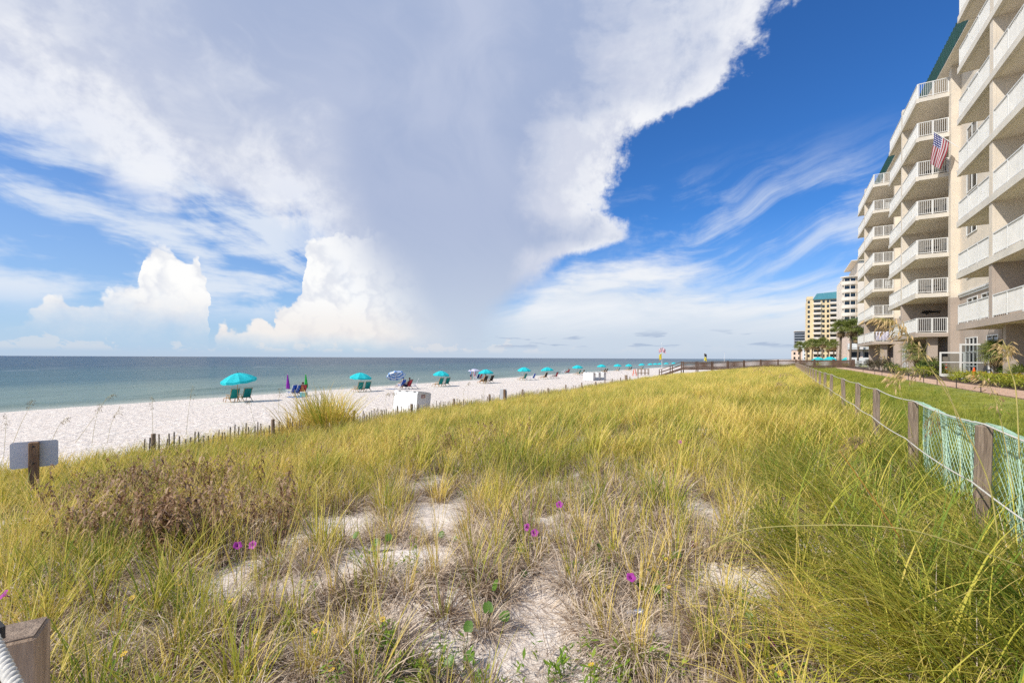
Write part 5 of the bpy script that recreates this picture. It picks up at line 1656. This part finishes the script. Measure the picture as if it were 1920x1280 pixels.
# ================================================================== palms, shrubs, path lights
M_FROND = material('palm_frond', (0.13, 0.17, 0.03), 0.55, 0.2, 1.5, trans=0.25, color2=(0.24, 0.26, 0.06))
M_FRONDD = material('dead_frond', (0.34, 0.24, 0.12), 0.8, 0.2, 1.5, trans=0.15)
M_TRUNK = material('palm_trunk', (0.24, 0.19, 0.14), 0.95, 0.3, 4.0, 0.03, 9.0, color2=(0.11, 0.08, 0.055))
M_BUSH = material('bush_leaf', (0.045, 0.085, 0.02), 0.6, 0.2, 2.0, trans=0.2, color2=(0.11, 0.16, 0.035))
M_BUSHR = material('red_bush_leaf', (0.075, 0.045, 0.03), 0.6, 0.2, 2.0, trans=0.15, color2=(0.09, 0.10, 0.04))
M_LIME = material('lime_leaf', (0.26, 0.33, 0.03), 0.6, 0.2, 2.0, trans=0.3, color2=(0.40, 0.40, 0.05))


def frond_mesh(seed, mat, L=0.85, pet=0.75, n=20):
    """Fan frond along +X, its blades drooping at the tips."""
    r = random.Random(seed); mb = MB()
    mb.tube([(0, 0, 0), (pet * 0.5, 0, 0.03), (pet, 0, 0)], [0.022, 0.016, 0.012], 4)
    for k in range(n):
        a = math.radians(-112 + 224 * k / (n - 1)) + r.uniform(-0.04, 0.04); l = L * (0.62 + 0.38 * math.cos(a * 0.75)) * r.uniform(0.88, 1.08)
        d = Vector((math.cos(a), math.sin(a), 0)); s = Vector((-d.y, d.x, 0)); b = Vector((pet, 0, 0)); w = 0.034
        fold = 0.05 * (1 if k % 2 else -1); dr = r.uniform(0.18, 0.42)
        p1 = b + d * l * 0.55 + Vector((0, 0, 0.06 + fold * 0.4)); p2 = b + d * l * 0.85 + Vector((0, 0, -dr * 0.25)); p3 = b + d * l + Vector((0, 0, -dr))
        mb.add([b, p1 - s * w, p1 + s * w, p2 - s * w * 0.7, p2 + s * w * 0.7, p3], [(0, 1, 2), (1, 3, 4, 2), (3, 5, 4)])
    return mb.mesh('frond', mat)


FR = [frond_mesh(i, M_FROND) for i in range(4)] + [frond_mesh(9, M_FRONDD, 0.75)]


def palm(p, H, label, n=30, sc=1.0, lean=0.0, group='palm trees', dead=7, seed=0):
    r = random.Random(seed)
    t = thing('palm_tree', label, 'palm tree', p, r.uniform(0, 6), group)
    c = [Vector((lean * (k / 8) ** 1.6 * H * 0.12, 0, H * k / 8)) for k in range(9)]; c[0].z = -0.3
    tr = MB().tube(c, [0.21, 0.17, 0.155, 0.15, 0.15, 0.155, 0.17, 0.20, 0.15], 9).build('trunk', M_TRUNK, t, True)
    if H > 1.2:
        bt = MB()
        for k in range(26):
            z = H - 0.1 - k * 0.05; a = k * 2.4; x0 = lean * (max(z, 0) / H) ** 1.6 * H * 0.12
            bt.bar((x0 + 0.14 * math.cos(a), 0.14 * math.sin(a), z - 0.1), (x0 + 0.27 * math.cos(a), 0.27 * math.sin(a), z + 0.12), 0.05, 0.03)
        tag(bt.build('boot_stubs', M_TRUNK, tr), kind='stuff')
    top = c[-1]
    for k in range(n + dead):
        a = k * 2.399 + r.uniform(-0.2, 0.2)
        el = math.radians(82 - 108 * (k / n) ** 0.9 + r.uniform(-8, 8)) if k < n else math.radians(r.uniform(-78, -45))
        f = link('frond', FR[k % 4] if k < n else FR[4], t, top, (r.uniform(-0.3, 0.3), -el, a)); f.scale = (sc, sc, sc)
    return t


def at_x(px, x):
    u = (px - 960) / 853.0; y = (CY + SY * u) * x / (CY * u - SY)
    return Vector((x, y, ground_z(x, y)))


for i, (px, d, top_y, lab) in enumerate(((1575, 74, 617, 'tall palm with full crown, leftmost of the three beside the hotel'), (1594, 72, 616, 'tall palm with full crown, middle of the three beside the hotel'), (1608, 78, 630, 'tall palm partly behind the hotel balconies, right of the three'))):
    x, y = ray_xy(px, d); H = at_depth(px, top_y, d).z - 3.3
    palm((x, y, 3.35), H, lab, 34, 1.12, 0.3, seed=i)
for i, (px, d, ty) in enumerate(((1500, 112, 650), (1513, 118, 649), (1522, 108, 645), (1533, 120, 648), (1542, 106, 643), (1553, 114, 650), (1563, 108, 647), (1573, 118, 651), (1590, 122, 655))):
    x, y = ray_xy(px, d); H = at_depth(px, ty, d).z - 3.3
    palm((x, y, 3.35), H, 'smaller palm in the row beyond the boardwalk, number %d from the left' % (i + 1) if False else '%s smaller palm from the left in the row behind the boardwalk' % ['first', 'second', 'third', 'fourth', 'fifth', 'sixth', 'seventh', 'eighth', 'ninth'][i], 24, 1.0, RNG.uniform(-0.5, 0.5), dead=8, seed=20 + i)


def bush_mesh(name, R, H, n, leaf, mat, seed):
    r = random.Random(seed); mb = MB()
    lobes = [(r.uniform(-0.55, 0.55) * R, r.uniform(-0.55, 0.55) * R, r.uniform(0.35, 0.75) * H, r.uniform(0.35, 0.6)) for _ in range(9)]
    for k in range(n):
        lx, ly, lz, lr = r.choice(lobes)
        v = Vector((r.gauss(0, 1), r.gauss(0, 1), r.gauss(0, 1))).normalized() * (r.random() ** 0.35)
        p = Vector((lx + v.x * lr * R, ly + v.y * lr * R, max(0.03, lz + v.z * lr * H * 0.6)))
        d = (v + Vector((r.uniform(-.7, .7), r.uniform(-.7, .7), r.uniform(-0.2, .9)))).normalized(); s = d.cross(Vector((r.uniform(-1, 1), r.uniform(-1, 1), 1))).normalized()
        l = leaf * r.uniform(0.6, 1.3)
        mb.add([p, p + d * l * 0.5 + s * l * 0.22, p + d * l, p + d * l * 0.5 - s * l * 0.22], [(0, 1, 2, 3)])
    return mb.mesh(name, mat)


def stems_mesh(R, H, seed, mat):
    r = random.Random(seed); mb = MB()
    for k in range(7):
        a = r.uniform(0, 6.28); mb.tube([(0.05 * math.cos(a), 0.05 * math.sin(a), -0.05), (0.3 * R * math.cos(a), 0.3 * R * math.sin(a), H * 0.4), (0.6 * R * math.cos(a), 0.6 * R * math.sin(a), H * 0.8)], [0.02, 0.014, 0.006], 5)
    return mb.mesh('stem', mat)


def bush(p, R, H, mat, label, n=900, leaf=0.11, seed=0, name='shrub'):
    t = thing(name, label, 'shrub', p, 0, 'shrubs along the hotel wall')
    link('foliage', bush_mesh('foliage', R, H, n, leaf, mat, seed), t); link('stem', stems_mesh(R, H, seed, M_TRUNK), t)
    return t


bush(at_x(1637, 8.9), 0.9, 1.25, M_BUSHR, 'dark reddish shrub at the foot of the far balcony stack, left one', 1300, 0.12, 1)
bush(at_x(1655, 8.9), 1.0, 1.5, M_BUSHR, 'tall dark reddish shrub at the foot of the far balcony stack', 1500, 0.12, 2)
bush(at_x(1672, 8.5), 0.8, 0.9, M_BUSH, 'low green shrub right of the dark reddish shrubs', 1100, 0.11, 3)
bush(at_x(1690, 8.4), 0.6, 0.6, M_LIME, 'small lime green shrub before the first glazed door', 800, 0.10, 4)
bush(at_x(1730, 8.3), 0.75, 0.75, M_LIME, 'bright lime shrub under the palmetto by the path', 1000, 0.12, 5)
bush(at_x(1746, 9.3), 0.9, 1.1, M_BUSH, 'dark green shrub behind the lime one near the palmetto', 1300, 0.13, 6)
for i, (px, x, R, H, mt) in enumerate(((1815, 8.5, 0.75, 0.55, M_LIME), (1840, 8.6, 0.8, 0.6, M_LIME), (1862, 8.5, 0.75, 0.55, M_LIME), (1885, 8.6, 0.8, 0.6, M_LIME), (1910, 8.5, 0.8, 0.6, M_LIME), (1935, 8.5, 0.8, 0.6, M_LIME))):
    bush(at_x(px, x), R, H, mt, '%s low yellow-green bedding shrub from the left beside the near path' % ['first', 'second', 'third', 'fourth', 'fifth', 'sixth'][i], 900, 0.09, 20 + i)
bush(at_x(1905, 9.6), 0.7, 1.0, M_BUSH, 'spiky dark green shrub by the rightmost column', 900, 0.26, 40)
# blooms sprinkled on the bedding
M_BLOOM = material('yellow_bloom', (0.75, 0.48, 0.02), 0.7, 0.2, 9.0)
bl = MB(); r_ = random.Random(3)
for k in range(170):
    q = at_x(r_.uniform(1800, 1940), 8.5 + r_.uniform(-0.45, 0.4)); z = q.z + r_.uniform(0.42, 0.64); a = r_.uniform(0, 6)
    for j in range(5):
        b = a + j * 1.257; bl.add([(q.x, q.y, z), (q.x + 0.05 * math.cos(b - .35), q.y + 0.05 * math.sin(b - .35), z + 0.02), (q.x + 0.05 * math.cos(b + .35), q.y + 0.05 * math.sin(b + .35), z + 0.02)], [(0, 1, 2)])
tag(bl.build('bedding_blooms', M_BLOOM), 'tiny yellow blooms over the low bedding shrubs', None, None, 'stuff')
# ornamental grass tuft
tuft = clump_mesh('tuft', (blades(220, (0.7, 1.25), (4, 45), (20, 75), (0.006, 0.012), 0.2, 5, seed=301), M_LAWN))
o = link('ornamental_grass', tuft, None, at_x(1789, 8.6)); tag(o, 'fountain-shaped ornamental grass tuft before the open glass door', 'grass tuft')
# palmetto and short palms by the wall
palm(at_x(1722, 8.9), 1.7, 'short leaning palmetto with broad fans by the far glazed doors', 20, 0.68, 1.2, dead=3, seed=50)
palm(at_x(1745, 9.4), 0.5, 'trunkless dark palmetto right of the leaning one', 22, 0.68, 0.0, dead=0, seed=51)
palm(at_x(1873, 9.1), 1.5, 'short palm with feathery green crown before the second glass door', 30, 0.52, -0.6, dead=4, seed=52)
palm(at_x(1912, 9.0), 0.35, 'low fan palm at the right edge of the bed', 16, 0.5, 0, dead=0, seed=53)


def cone(p, label, h=0.7):
    t = thing('traffic_cone', label, 'traffic cone', p)
    MB().lathe([(0.15, 0.03), (0.13, 0.06), (0.03, h), (0.025, h)], 14).build('cone', M_CONE, t, True)
    MB().cham(-0.19, 0.19, -0.19, 0.19, 0, 0.03, 0.006).build('base', M_CONE, t)
    return t


M_CONE = material('cone_plastic', (0.80, 0.10, 0.015), 0.5, 0.05, 3.0)
cone(at_x(1826, 9.75), 'plain orange traffic cone in front of the glazed doors', 0.75)
t = cone(at_x(1774, 10.25), 'orange cone with white bands left of the open glass door', 0.9)
for z, r0, r1 in ((0.45, 0.083, 0.070), (0.70, 0.058, 0.045)): MB().lathe([(r0, z), (r1, z + 0.13)], 14).build('white_band', M_WHITE, t, True)

LAMPS = [1618, 1640, 1653.5, 1682, 1703, 1731.7, 1757, 1793, 1839]
for i, px in enumerate(LAMPS):
    t = thing('path_light', '%s hooked black path light from the left along the brick path' % ORD[i] .replace('nearest', 'first'), 'path light', at_x(px, 6.56), 0.4, 'path lights')
    MB().tube([(0, 0, -0.1), (0, 0, 0.40), (0.02, 0, 0.45), (0.07, 0, 0.47), (0.15, 0, 0.455)], 0.016, 6).build('stem', M_DARK, t)
    MB().lathe([(0.055, 0.40), (0.05, 0.43), (0.015, 0.455)], 10, (0.17, 0, 0)).build('hood', M_DARK, t)

# pool terrace beyond the near hotel
pf_ = thing('pool_fence', 'low white picket fence of the pool terrace under the palms', 'fence')
pkm = MB().box(-0.02, 0.02, -0.015, 0.015, 0, 1.0).mesh('picket', M_WHITE)
for i in range(95):
    x = 2.6 + i * 0.11; link('picket', pkm, pf_, (x, 92.0, ground_z(x, 92.0)))
for h in (0.15, 0.95): MB().box(2.5, 13.1, 91.965, 91.982, 3.35 + h, 3.41 + h).build('rail', M_WHITE, pf_)
for i, (px, d) in enumerate(((1534, 98), (1556, 96), (1591, 97), (1604, 99), (1616, 95))):
    x, y = ray_xy(px, d)
    umbrella((x, y, ground_z(x, y) - 0.55), 'teal pool umbrella beyond the boardwalk, %s from the left' % ['first', 'second', 'third', 'fourth', 'fifth'][i], 'teal', (0, 0), 1.15, False, group='pool umbrellas')

# ================================================================== sea oats, flowers and vines in the foreground
M_OAT = material('oat_husk', (0.72, 0.53, 0.25), 0.7, 0.2, 30.0, trans=0.3, color2=(0.42, 0.28, 0.12))
M_OATD = material('oat_husk_brown', (0.30, 0.20, 0.10), 0.8, 0.2, 30.0, trans=0.2)
M_STEM = material('oat_stem', (0.55, 0.42, 0.14), 0.6, 0.15, 6.0, color2=(0.36, 0.34, 0.10))
M_STEMO = material('orange_stem', (0.60, 0.28, 0.06), 0.6, 0.15, 6.0)


def catmull(P, n=8):
    P = [P[0] * 2 - P[1]] + P + [P[-1] * 2 - P[-2]]; out = []
    for i in range(1, len(P) - 2):
        for k in range(n):
            t = k / n; a, b, c, d = P[i - 1:i + 3]
            out.append(0.5 * ((2 * b) + (c - a) * t + (2 * a - 5 * b + 4 * c - d) * t * t + (3 * b - a - 3 * c + d) * t ** 3))
    out.append(P[-2])
    return out


def sea_oat(px_pts, depth, label, head=0.3, size=0.024, n=46, r=0.0022, mat=None, stem=None, seed=0, droop=1.0):
    """Sea oat stalk through photograph points at a distance; the last part of the stem carries flat hanging husks."""
    rr = random.Random(seed)
    P = catmull([at_depth(a, b, depth + (c[0] if c else 0)) for a, b, *c in px_pts])
    base = P[0]
    t = thing('sea_oat', label, 'sea oat', base, 0, 'sea oat stalks')
    L = [p - base for p in P]
    MB().tube(L, [r * (1 - 0.6 * i / len(L)) for i in range(len(L))], 5).build('stem', stem or M_STEM, t, True)
    if head > 0:
        i0 = int(len(L) * (1 - head)); mb = MB(); br = MB()
        for k in range(n):
            f = rr.random(); q = i0 + f * (len(L) - 1 - i0); i = int(q); p = L[i].lerp(L[min(i + 1, len(L) - 1)], q - i)
            d = (L[min(i + 1, len(L) - 1)] - L[max(i - 1, 0)]).normalized()
            out = Vector((rr.uniform(-1, 1), rr.uniform(-1, 1), rr.uniform(-0.6, 0.6))).normalized()
            ln = size * rr.uniform(1.0, 3.2) * (1.15 - 0.5 * f)
            e = p + d * ln * 0.9 + out * ln * 0.7 + Vector((0, 0, -ln * 0.5 * droop))
            br.tube([p, e], r * 0.22, 3, False)
            ax = (d * 0.5 + out * 0.4 + Vector((0, 0, -0.9 * droop))).normalized(); s = ax.cross(Vector((rr.uniform(-1, 1), rr.uniform(-1, 1), rr.uniform(-1, 1)))).normalized(); z = ax.cross(s)
            l = size * rr.uniform(0.8, 1.25)
            mb.add([e, e + ax * l * 0.55 + s * l * 0.15, e + ax * l * 1.45, e + ax * l * 0.55 - s * l * 0.15, e + ax * l * 0.5 + z * l * 0.07, e + ax * l * 0.5 - z * l * 0.07], [(0, 1, 4), (1, 2, 4), (2, 3, 4), (3, 0, 4), (1, 0, 5), (2, 1, 5), (3, 2, 5), (0, 3, 5)])
        tag(mb.build('seed_head', mat or M_OAT, t), kind='stuff'); tag(br.build('branchlets', stem or M_STEM, t), kind='stuff')
    return t


sea_oat([(1873, 1010), (1853, 900), (1800, 785), (1772, 732), (1745, 690), (1726, 660), (1700, 628), (1676, 604), (1652, 596)], 2.6, 'largest golden sea oat arching in front of the hotel', 0.44, 0.031, 115, 0.0042, seed=1)
sea_oat([(1800, 800), (1778, 735), (1765, 712), (1748, 698), (1725, 692), (1700, 695), (1678, 708)], 2.7, 'second golden sea oat head drooping below the largest one', 0.45, 0.028, 55, 0.003, seed=2)
sea_oat([(1912, 860), (1905, 735), (1893, 690), (1889, 665), (1886, 648)], 2.4, 'upright sea oat on a green stem at the right edge', 0.42, 0.022, 90, 0.0034, stem=M_STEM, seed=3)
sea_oat([(1905, 940), (1885, 830), (1872, 770), (1858, 728), (1842, 705)], 2.9, 'pale sea oat hanging beside the upright one near the right edge', 0.6, 0.026, 52, 0.0026, seed=4)
sea_oat([(1712, 820), (1690, 740), (1672, 700), (1660, 676), (1650, 655)], 5.0, 'thin sea oat in front of the dark reddish shrubs', 0.55, 0.030, 34, 0.0026, seed=5)
sea_oat([(1920, 1062), (1800, 1020), (1700, 992), (1600, 984), (1500, 985), (1440, 988), (1400, 994), (1360, 1010), (1335, 1026)], 2.25, 'golden sea oat lying almost flat across the right foreground', 0.24, 0.020, 60, 0.0036, seed=6)
sea_oat([(1690, 1010), (1650, 950), (1600, 880), (1575, 845)], 2.8, 'bare orange stem slanting in the right grass', 0.0, r=0.004, stem=M_STEMO)
sea_oat([(1700, 900), (1668, 850), (1640, 830), (1618, 818), (1606, 822)], 4.2, 'brown sea oat head bowed beside the third fence post', 0.5, 0.034, 40, 0.0026, mat=M_OATD, seed=7)
sea_oat([(1770, 880), (1762, 790), (1758, 765), (1752, 775), (1746, 800)], 3.9, 'brown sea oat caught in the green netting', 0.4, 0.028, 36, 0.0026, mat=M_OATD, seed=8)
LEFT = [([(25, 832), (40, 795), (55, 765), (60, 748)], 12), ([(8, 860), (11, 815), (13, 778)], 12), ([(173, 835), (178, 800), (184, 772), (188, 758)], 12.5), ([(142, 830), (175, 785), (200, 748), (215, 738)], 12.5),
        ([(202, 830), (208, 800), (216, 780), (226, 762)], 13), ([(287, 825), (287, 790), (286, 765), (286, 742)], 13), ([(350, 815), (353, 780), (357, 750), (362, 722)], 13.5), ([(523, 775), (523, 752), (524, 740), (525, 728)], 15),
        ([(480, 800), (470, 765), (466, 750)], 14.5), ([(90, 850), (110, 800), (130, 780)], 12), ([(868, 745), (872, 728), (880, 716)], 24), ([(906, 745), (909, 725), (911, 712)], 25), ([(722, 760), (724, 745), (728, 736)], 19), ([(737, 758), (738, 745), (740, 736)], 19)]
for i, (pp, d) in enumerate(LEFT):
    sea_oat(pp, d, 'slender brown sea oat against the beach, %s from the left' % ['third', 'first', 'fifth', 'sixth', 'seventh', 'eighth', 'ninth', 'eleventh', 'tenth', 'fourth', 'fourteenth', 'fifteenth', 'twelfth', 'thirteenth'][i] if False else 'slender brown sea oat seen against the beach, base %s' % ['left of the sign board', 'at the left picture edge', 'right of the sign board', 'just right of the sign board, leaning', 'right of the leaning one', 'halfway to the nearest umbrella', 'left of the nearest umbrella', 'left of the tall green bunch', 'below the nearest umbrella', 'directly over the sign board', 'below the lavender canopy', 'below the fourth umbrella', 'left of the large storage box', 'in front of the large storage box'][i],
            0.4, 0.040 if d < 16 else 0.05, 26, 0.0045 if d < 16 else 0.006, M_OATD, M_STEM, 30 + i)
q0 = at_depth(1440, 700, 9)
for i, pp in enumerate(([(1470, 760), (1455, 715), (1435, 690), (1420, 688)], [(1500, 790), (1490, 745), (1475, 720), (1462, 716)], [(1520, 770), (1505, 720), (1480, 700), (1462, 700)])):
    sea_oat(pp, 8.5, 'pale sea oat bowed over the middle of the field, %s of three' % ['leftmost', 'middle', 'rightmost'][i], 0.5, 0.034, 34, 0.003, seed=60 + i)

# railroad vine: leaves, runner and magenta flowers
M_VLEAF = material('vine_leaf', (0.07, 0.155, 0.02), 0.45, 0.15, 10.0, trans=0.25, color2=(0.15, 0.25, 0.035))
M_MAG = material('magenta_petal', (0.50, 0.06, 0.42), 0.6, 0.15, 20.0, trans=0.35)
M_MAGD = material('magenta_throat', (0.22, 0.01, 0.20), 0.6, 0.1, 20.0)
prof = [(0, 0), (0.30, -0.06), (0.46, 0.12), (0.50, 0.42), (0.40, 0.78), (0.17, 1.0), (0.0, 0.90)]
pts2 = [(x, y) for x, y in prof] + [(-x, y) for x, y in prof[-2:0:-1]]
lm = MB(); lm.v = [(0, 0.45, -0.06)] + [(x, y, 0.10 * abs(x) * 2 - 0.05 * y) for x, y in pts2]; lm.f = [(0, 1 + i, 1 + (i + 1) % len(pts2)) for i in range(len(pts2))]
leafm = lm.mesh('leaf', M_VLEAF, True)
VINES = [('at the far end of the sand left of centre', [(665, 986), (706, 994), (731, 989), (580, 1009)]), ('with one leaf on the upper middle sand', [(825, 972), (850, 985)]), ('trailing beside the bare sand in the lower middle', [(927, 1100), (917, 1135), (944, 1145), (877, 1177), (876, 1210), (839, 1230), (757, 1262)]),
         ('left of the twin magenta flowers', [(975, 1020), (977, 1060)]), ('right of the twin magenta flowers', [(1076, 987), (1092, 986), (1078, 1003), (1124, 1035)]), ('around the single central magenta flower', [(1162, 1062), (1209, 1096), (1267, 1050), (1228, 1100)]), ('at the lower right sand patch', [(1402, 1152), (1392, 1134), (1412, 1165)])]
for vi, (wh, lv) in enumerate(VINES):
    r_ = random.Random(vi)
    P = []
    for px, py in lv:
        p = on_level(px, py + 14, 2.93); p.z = ground_z(p.x, p.y); P.append(p)
    t = thing('railroad_vine', 'creeping vine with rounded glossy leaves %s' % wh, 'vine', P[0], 0, 'creeping vines')
    run = [Vector((p.x, p.y, p.z + 0.012)) - P[0] for p in P]
    MB().tube(catmull(run) if len(run) > 1 else run, 0.004, 5).build('runner', M_TRUNK, t, True)
    for p in P:
        b = p - P[0]; h = r_.uniform(0.05, 0.11)
        MB().tube([b, b + Vector((0.01, 0, h))], 0.0025, 4).build('leaf_stalk', M_LEAF, t)
        f = link('leaf', leafm, t, b + Vector((0.01, 0, h)), (r_.uniform(0.5, 1.1), r_.uniform(-0.5, 0.5), YAW + r_.uniform(-1.2, 1.2))); s_ = r_.uniform(0.055, 0.08); f.scale = (s_, s_, s_)
FLW = [(445, 1018, 'left of the pair at the left sand patch'), (481, 1013, 'right of the pair at the left sand patch'), (993, 981, 'upper of the twin flowers in the centre'), (1004, 992, 'lower of the twin flowers in the centre'), (1300, 1017, 'below the flat-lying sea oat head'), (1183, 1077, 'single one in the middle foreground'),
       (1436, 1189, 'at the lower right'), (22, 1107, 'at the left picture edge'), (1050, 941, 'small one far in the grass above centre'), (1276, 826, 'far small one in the green field')]
fm = MB(); nn = 20
for i, (rr_, z) in enumerate(((0.06, 0.0), (0.12, 0.45), (0.30, 0.80), (0.62, 0.98), (1.0, 1.0))):
    for k in range(nn):
        a = 2 * math.pi * k / nn; w = 1 + (0.10 * math.cos(5 * a) if i > 2 else 0); fm.v.append((rr_ * w * math.cos(a), rr_ * w * math.sin(a), z - (0.10 * (1 - math.cos(5 * a)) * 0.5 if i == 4 else 0)))
for i in range(4):
    for k in range(nn): fm.f.append((i * nn + k, i * nn + (k + 1) % nn, (i + 1) * nn + (k + 1) % nn, (i + 1) * nn + k))
petal = fm.mesh('petals', M_MAG, True)
thm = MB().lathe([(0.05, 0.02), (0.11, 0.46), (0.20, 0.70)], 12).mesh('throat', M_MAGD, True)
for i, (px, py, wh) in enumerate(FLW):
    p = on_level(px, py, 3.05 if py > 960 else 3.2); g = ground_z(p.x, p.y)
    t = thing('vine_flower', 'magenta trumpet flower, %s' % wh, 'flower', (p.x, p.y, g), 0, 'magenta flowers')
    h = p.z - g - 0.03
    MB().tube([(0, 0, 0), (0.01, 0.0, h * 0.6), (0, 0, h)], 0.003, 5).build('stalk', M_LEAF, t)
    f = link('petals', petal, t, (0, 0, h - 0.01), (math.radians(48) + RNG.uniform(-0.3, 0.3), RNG.uniform(-0.4, 0.4), YAW + RNG.uniform(-0.6, 0.6))); f.scale = (0.034, 0.034, 0.045)
    link('throat', thm, f, (0, 0, 0.01))
YEL = [(580, 1088), (605, 1167), (593, 1183), (636, 1245), (624, 1255), (779, 1006), (1111, 1245), (1403, 1210), (1227, 1068), (1250, 1048), (1256, 1100), (1565, 1210), (1570, 1240), (1673, 1231), (340, 1096), (350, 1097), (435, 1125), (53, 1128), (475, 1200), (235, 1225), (250, 1120), (1450, 1250), (1466, 1262), (720, 1160)]
ym = MB()
for j in range(9):
    a = j * 2 * math.pi / 9; ym.add([(0.2 * math.cos(a - .25), 0.2 * math.sin(a - .25), 0), (1.0 * math.cos(a - .2), 1.0 * math.sin(a - .2), 0.15), (1.0 * math.cos(a + .2), 1.0 * math.sin(a + .2), 0.15), (0.2 * math.cos(a + .25), 0.2 * math.sin(a + .25), 0)], [(0, 1, 2, 3)])
ypet = ym.mesh('petals', M_BLOOM); ydisc = MB().lathe([(0.32, 0), (0.3, 0.14), (0.12, 0.22)], 8).mesh('disc', M_OAT)
wl = leaves(3, (0.12, 0.24), 0.02, 0.04, seed=400)
wleaf = clump_mesh('foliage', (wl, M_LEAF))
for i, (px, py) in enumerate(YEL):
    p = on_level(px, py, 3.06); g = ground_z(p.x, p.y); h = p.z - g
    t = thing('yellow_wildflower', 'small yellow wildflower on a thin leafy stem in the foreground dune', 'flower', (p.x, p.y, g), RNG.uniform(0, 6), 'yellow wildflowers')
    MB().tube([(0, 0, 0), (0.008, 0, h * 0.5), (0, 0, h)], 0.0022, 4).build('stem', M_LEAF, t)
    link('foliage', wleaf, t)
    f = link('petals', ypet, t, (0, 0, h), (RNG.uniform(-0.5, 0.8), RNG.uniform(-0.5, 0.5), 0)); f.scale = (0.017, 0.017, 0.017)
    link('disc', ydisc, f)
# a scrap of crushed can in the grass
cn = MB(); n = 12
for i, z in enumerate((0, 0.02, 0.05, 0.08, 0.10, 0.12)):
    for k in range(n):
        a = 2 * math.pi * k / n; r = 0.032 * (1 + 0.25 * math.sin(3 * a + i * 1.3)) * (0.75 if i in (2, 3) else 1); cn.v.append((r * math.cos(a), r * 0.6 * math.sin(a), z))
for i in range(5):
    for k in range(n): cn.f.append((i * n + k, i * n + (k + 1) % n, (i + 1) * n + (k + 1) % n, (i + 1) * n + k))
cn.f += [tuple(range(n - 1, -1, -1)), tuple(range(5 * n, 6 * n))]
p = on_level(1175, 1150, 2.9); o = cn.build('crushed_can', material('crushed_metal', (0.75, 0.77, 0.80), 0.25, 0.1, 20.0, metal=0.9), None, True); o.location = (p.x, p.y, ground_z(p.x, p.y) + 0.05); o.rotation_euler = (1.4, 0.2, YAW + 1.5); tag(o, 'crushed silver can lying among the dry tufts', 'can')
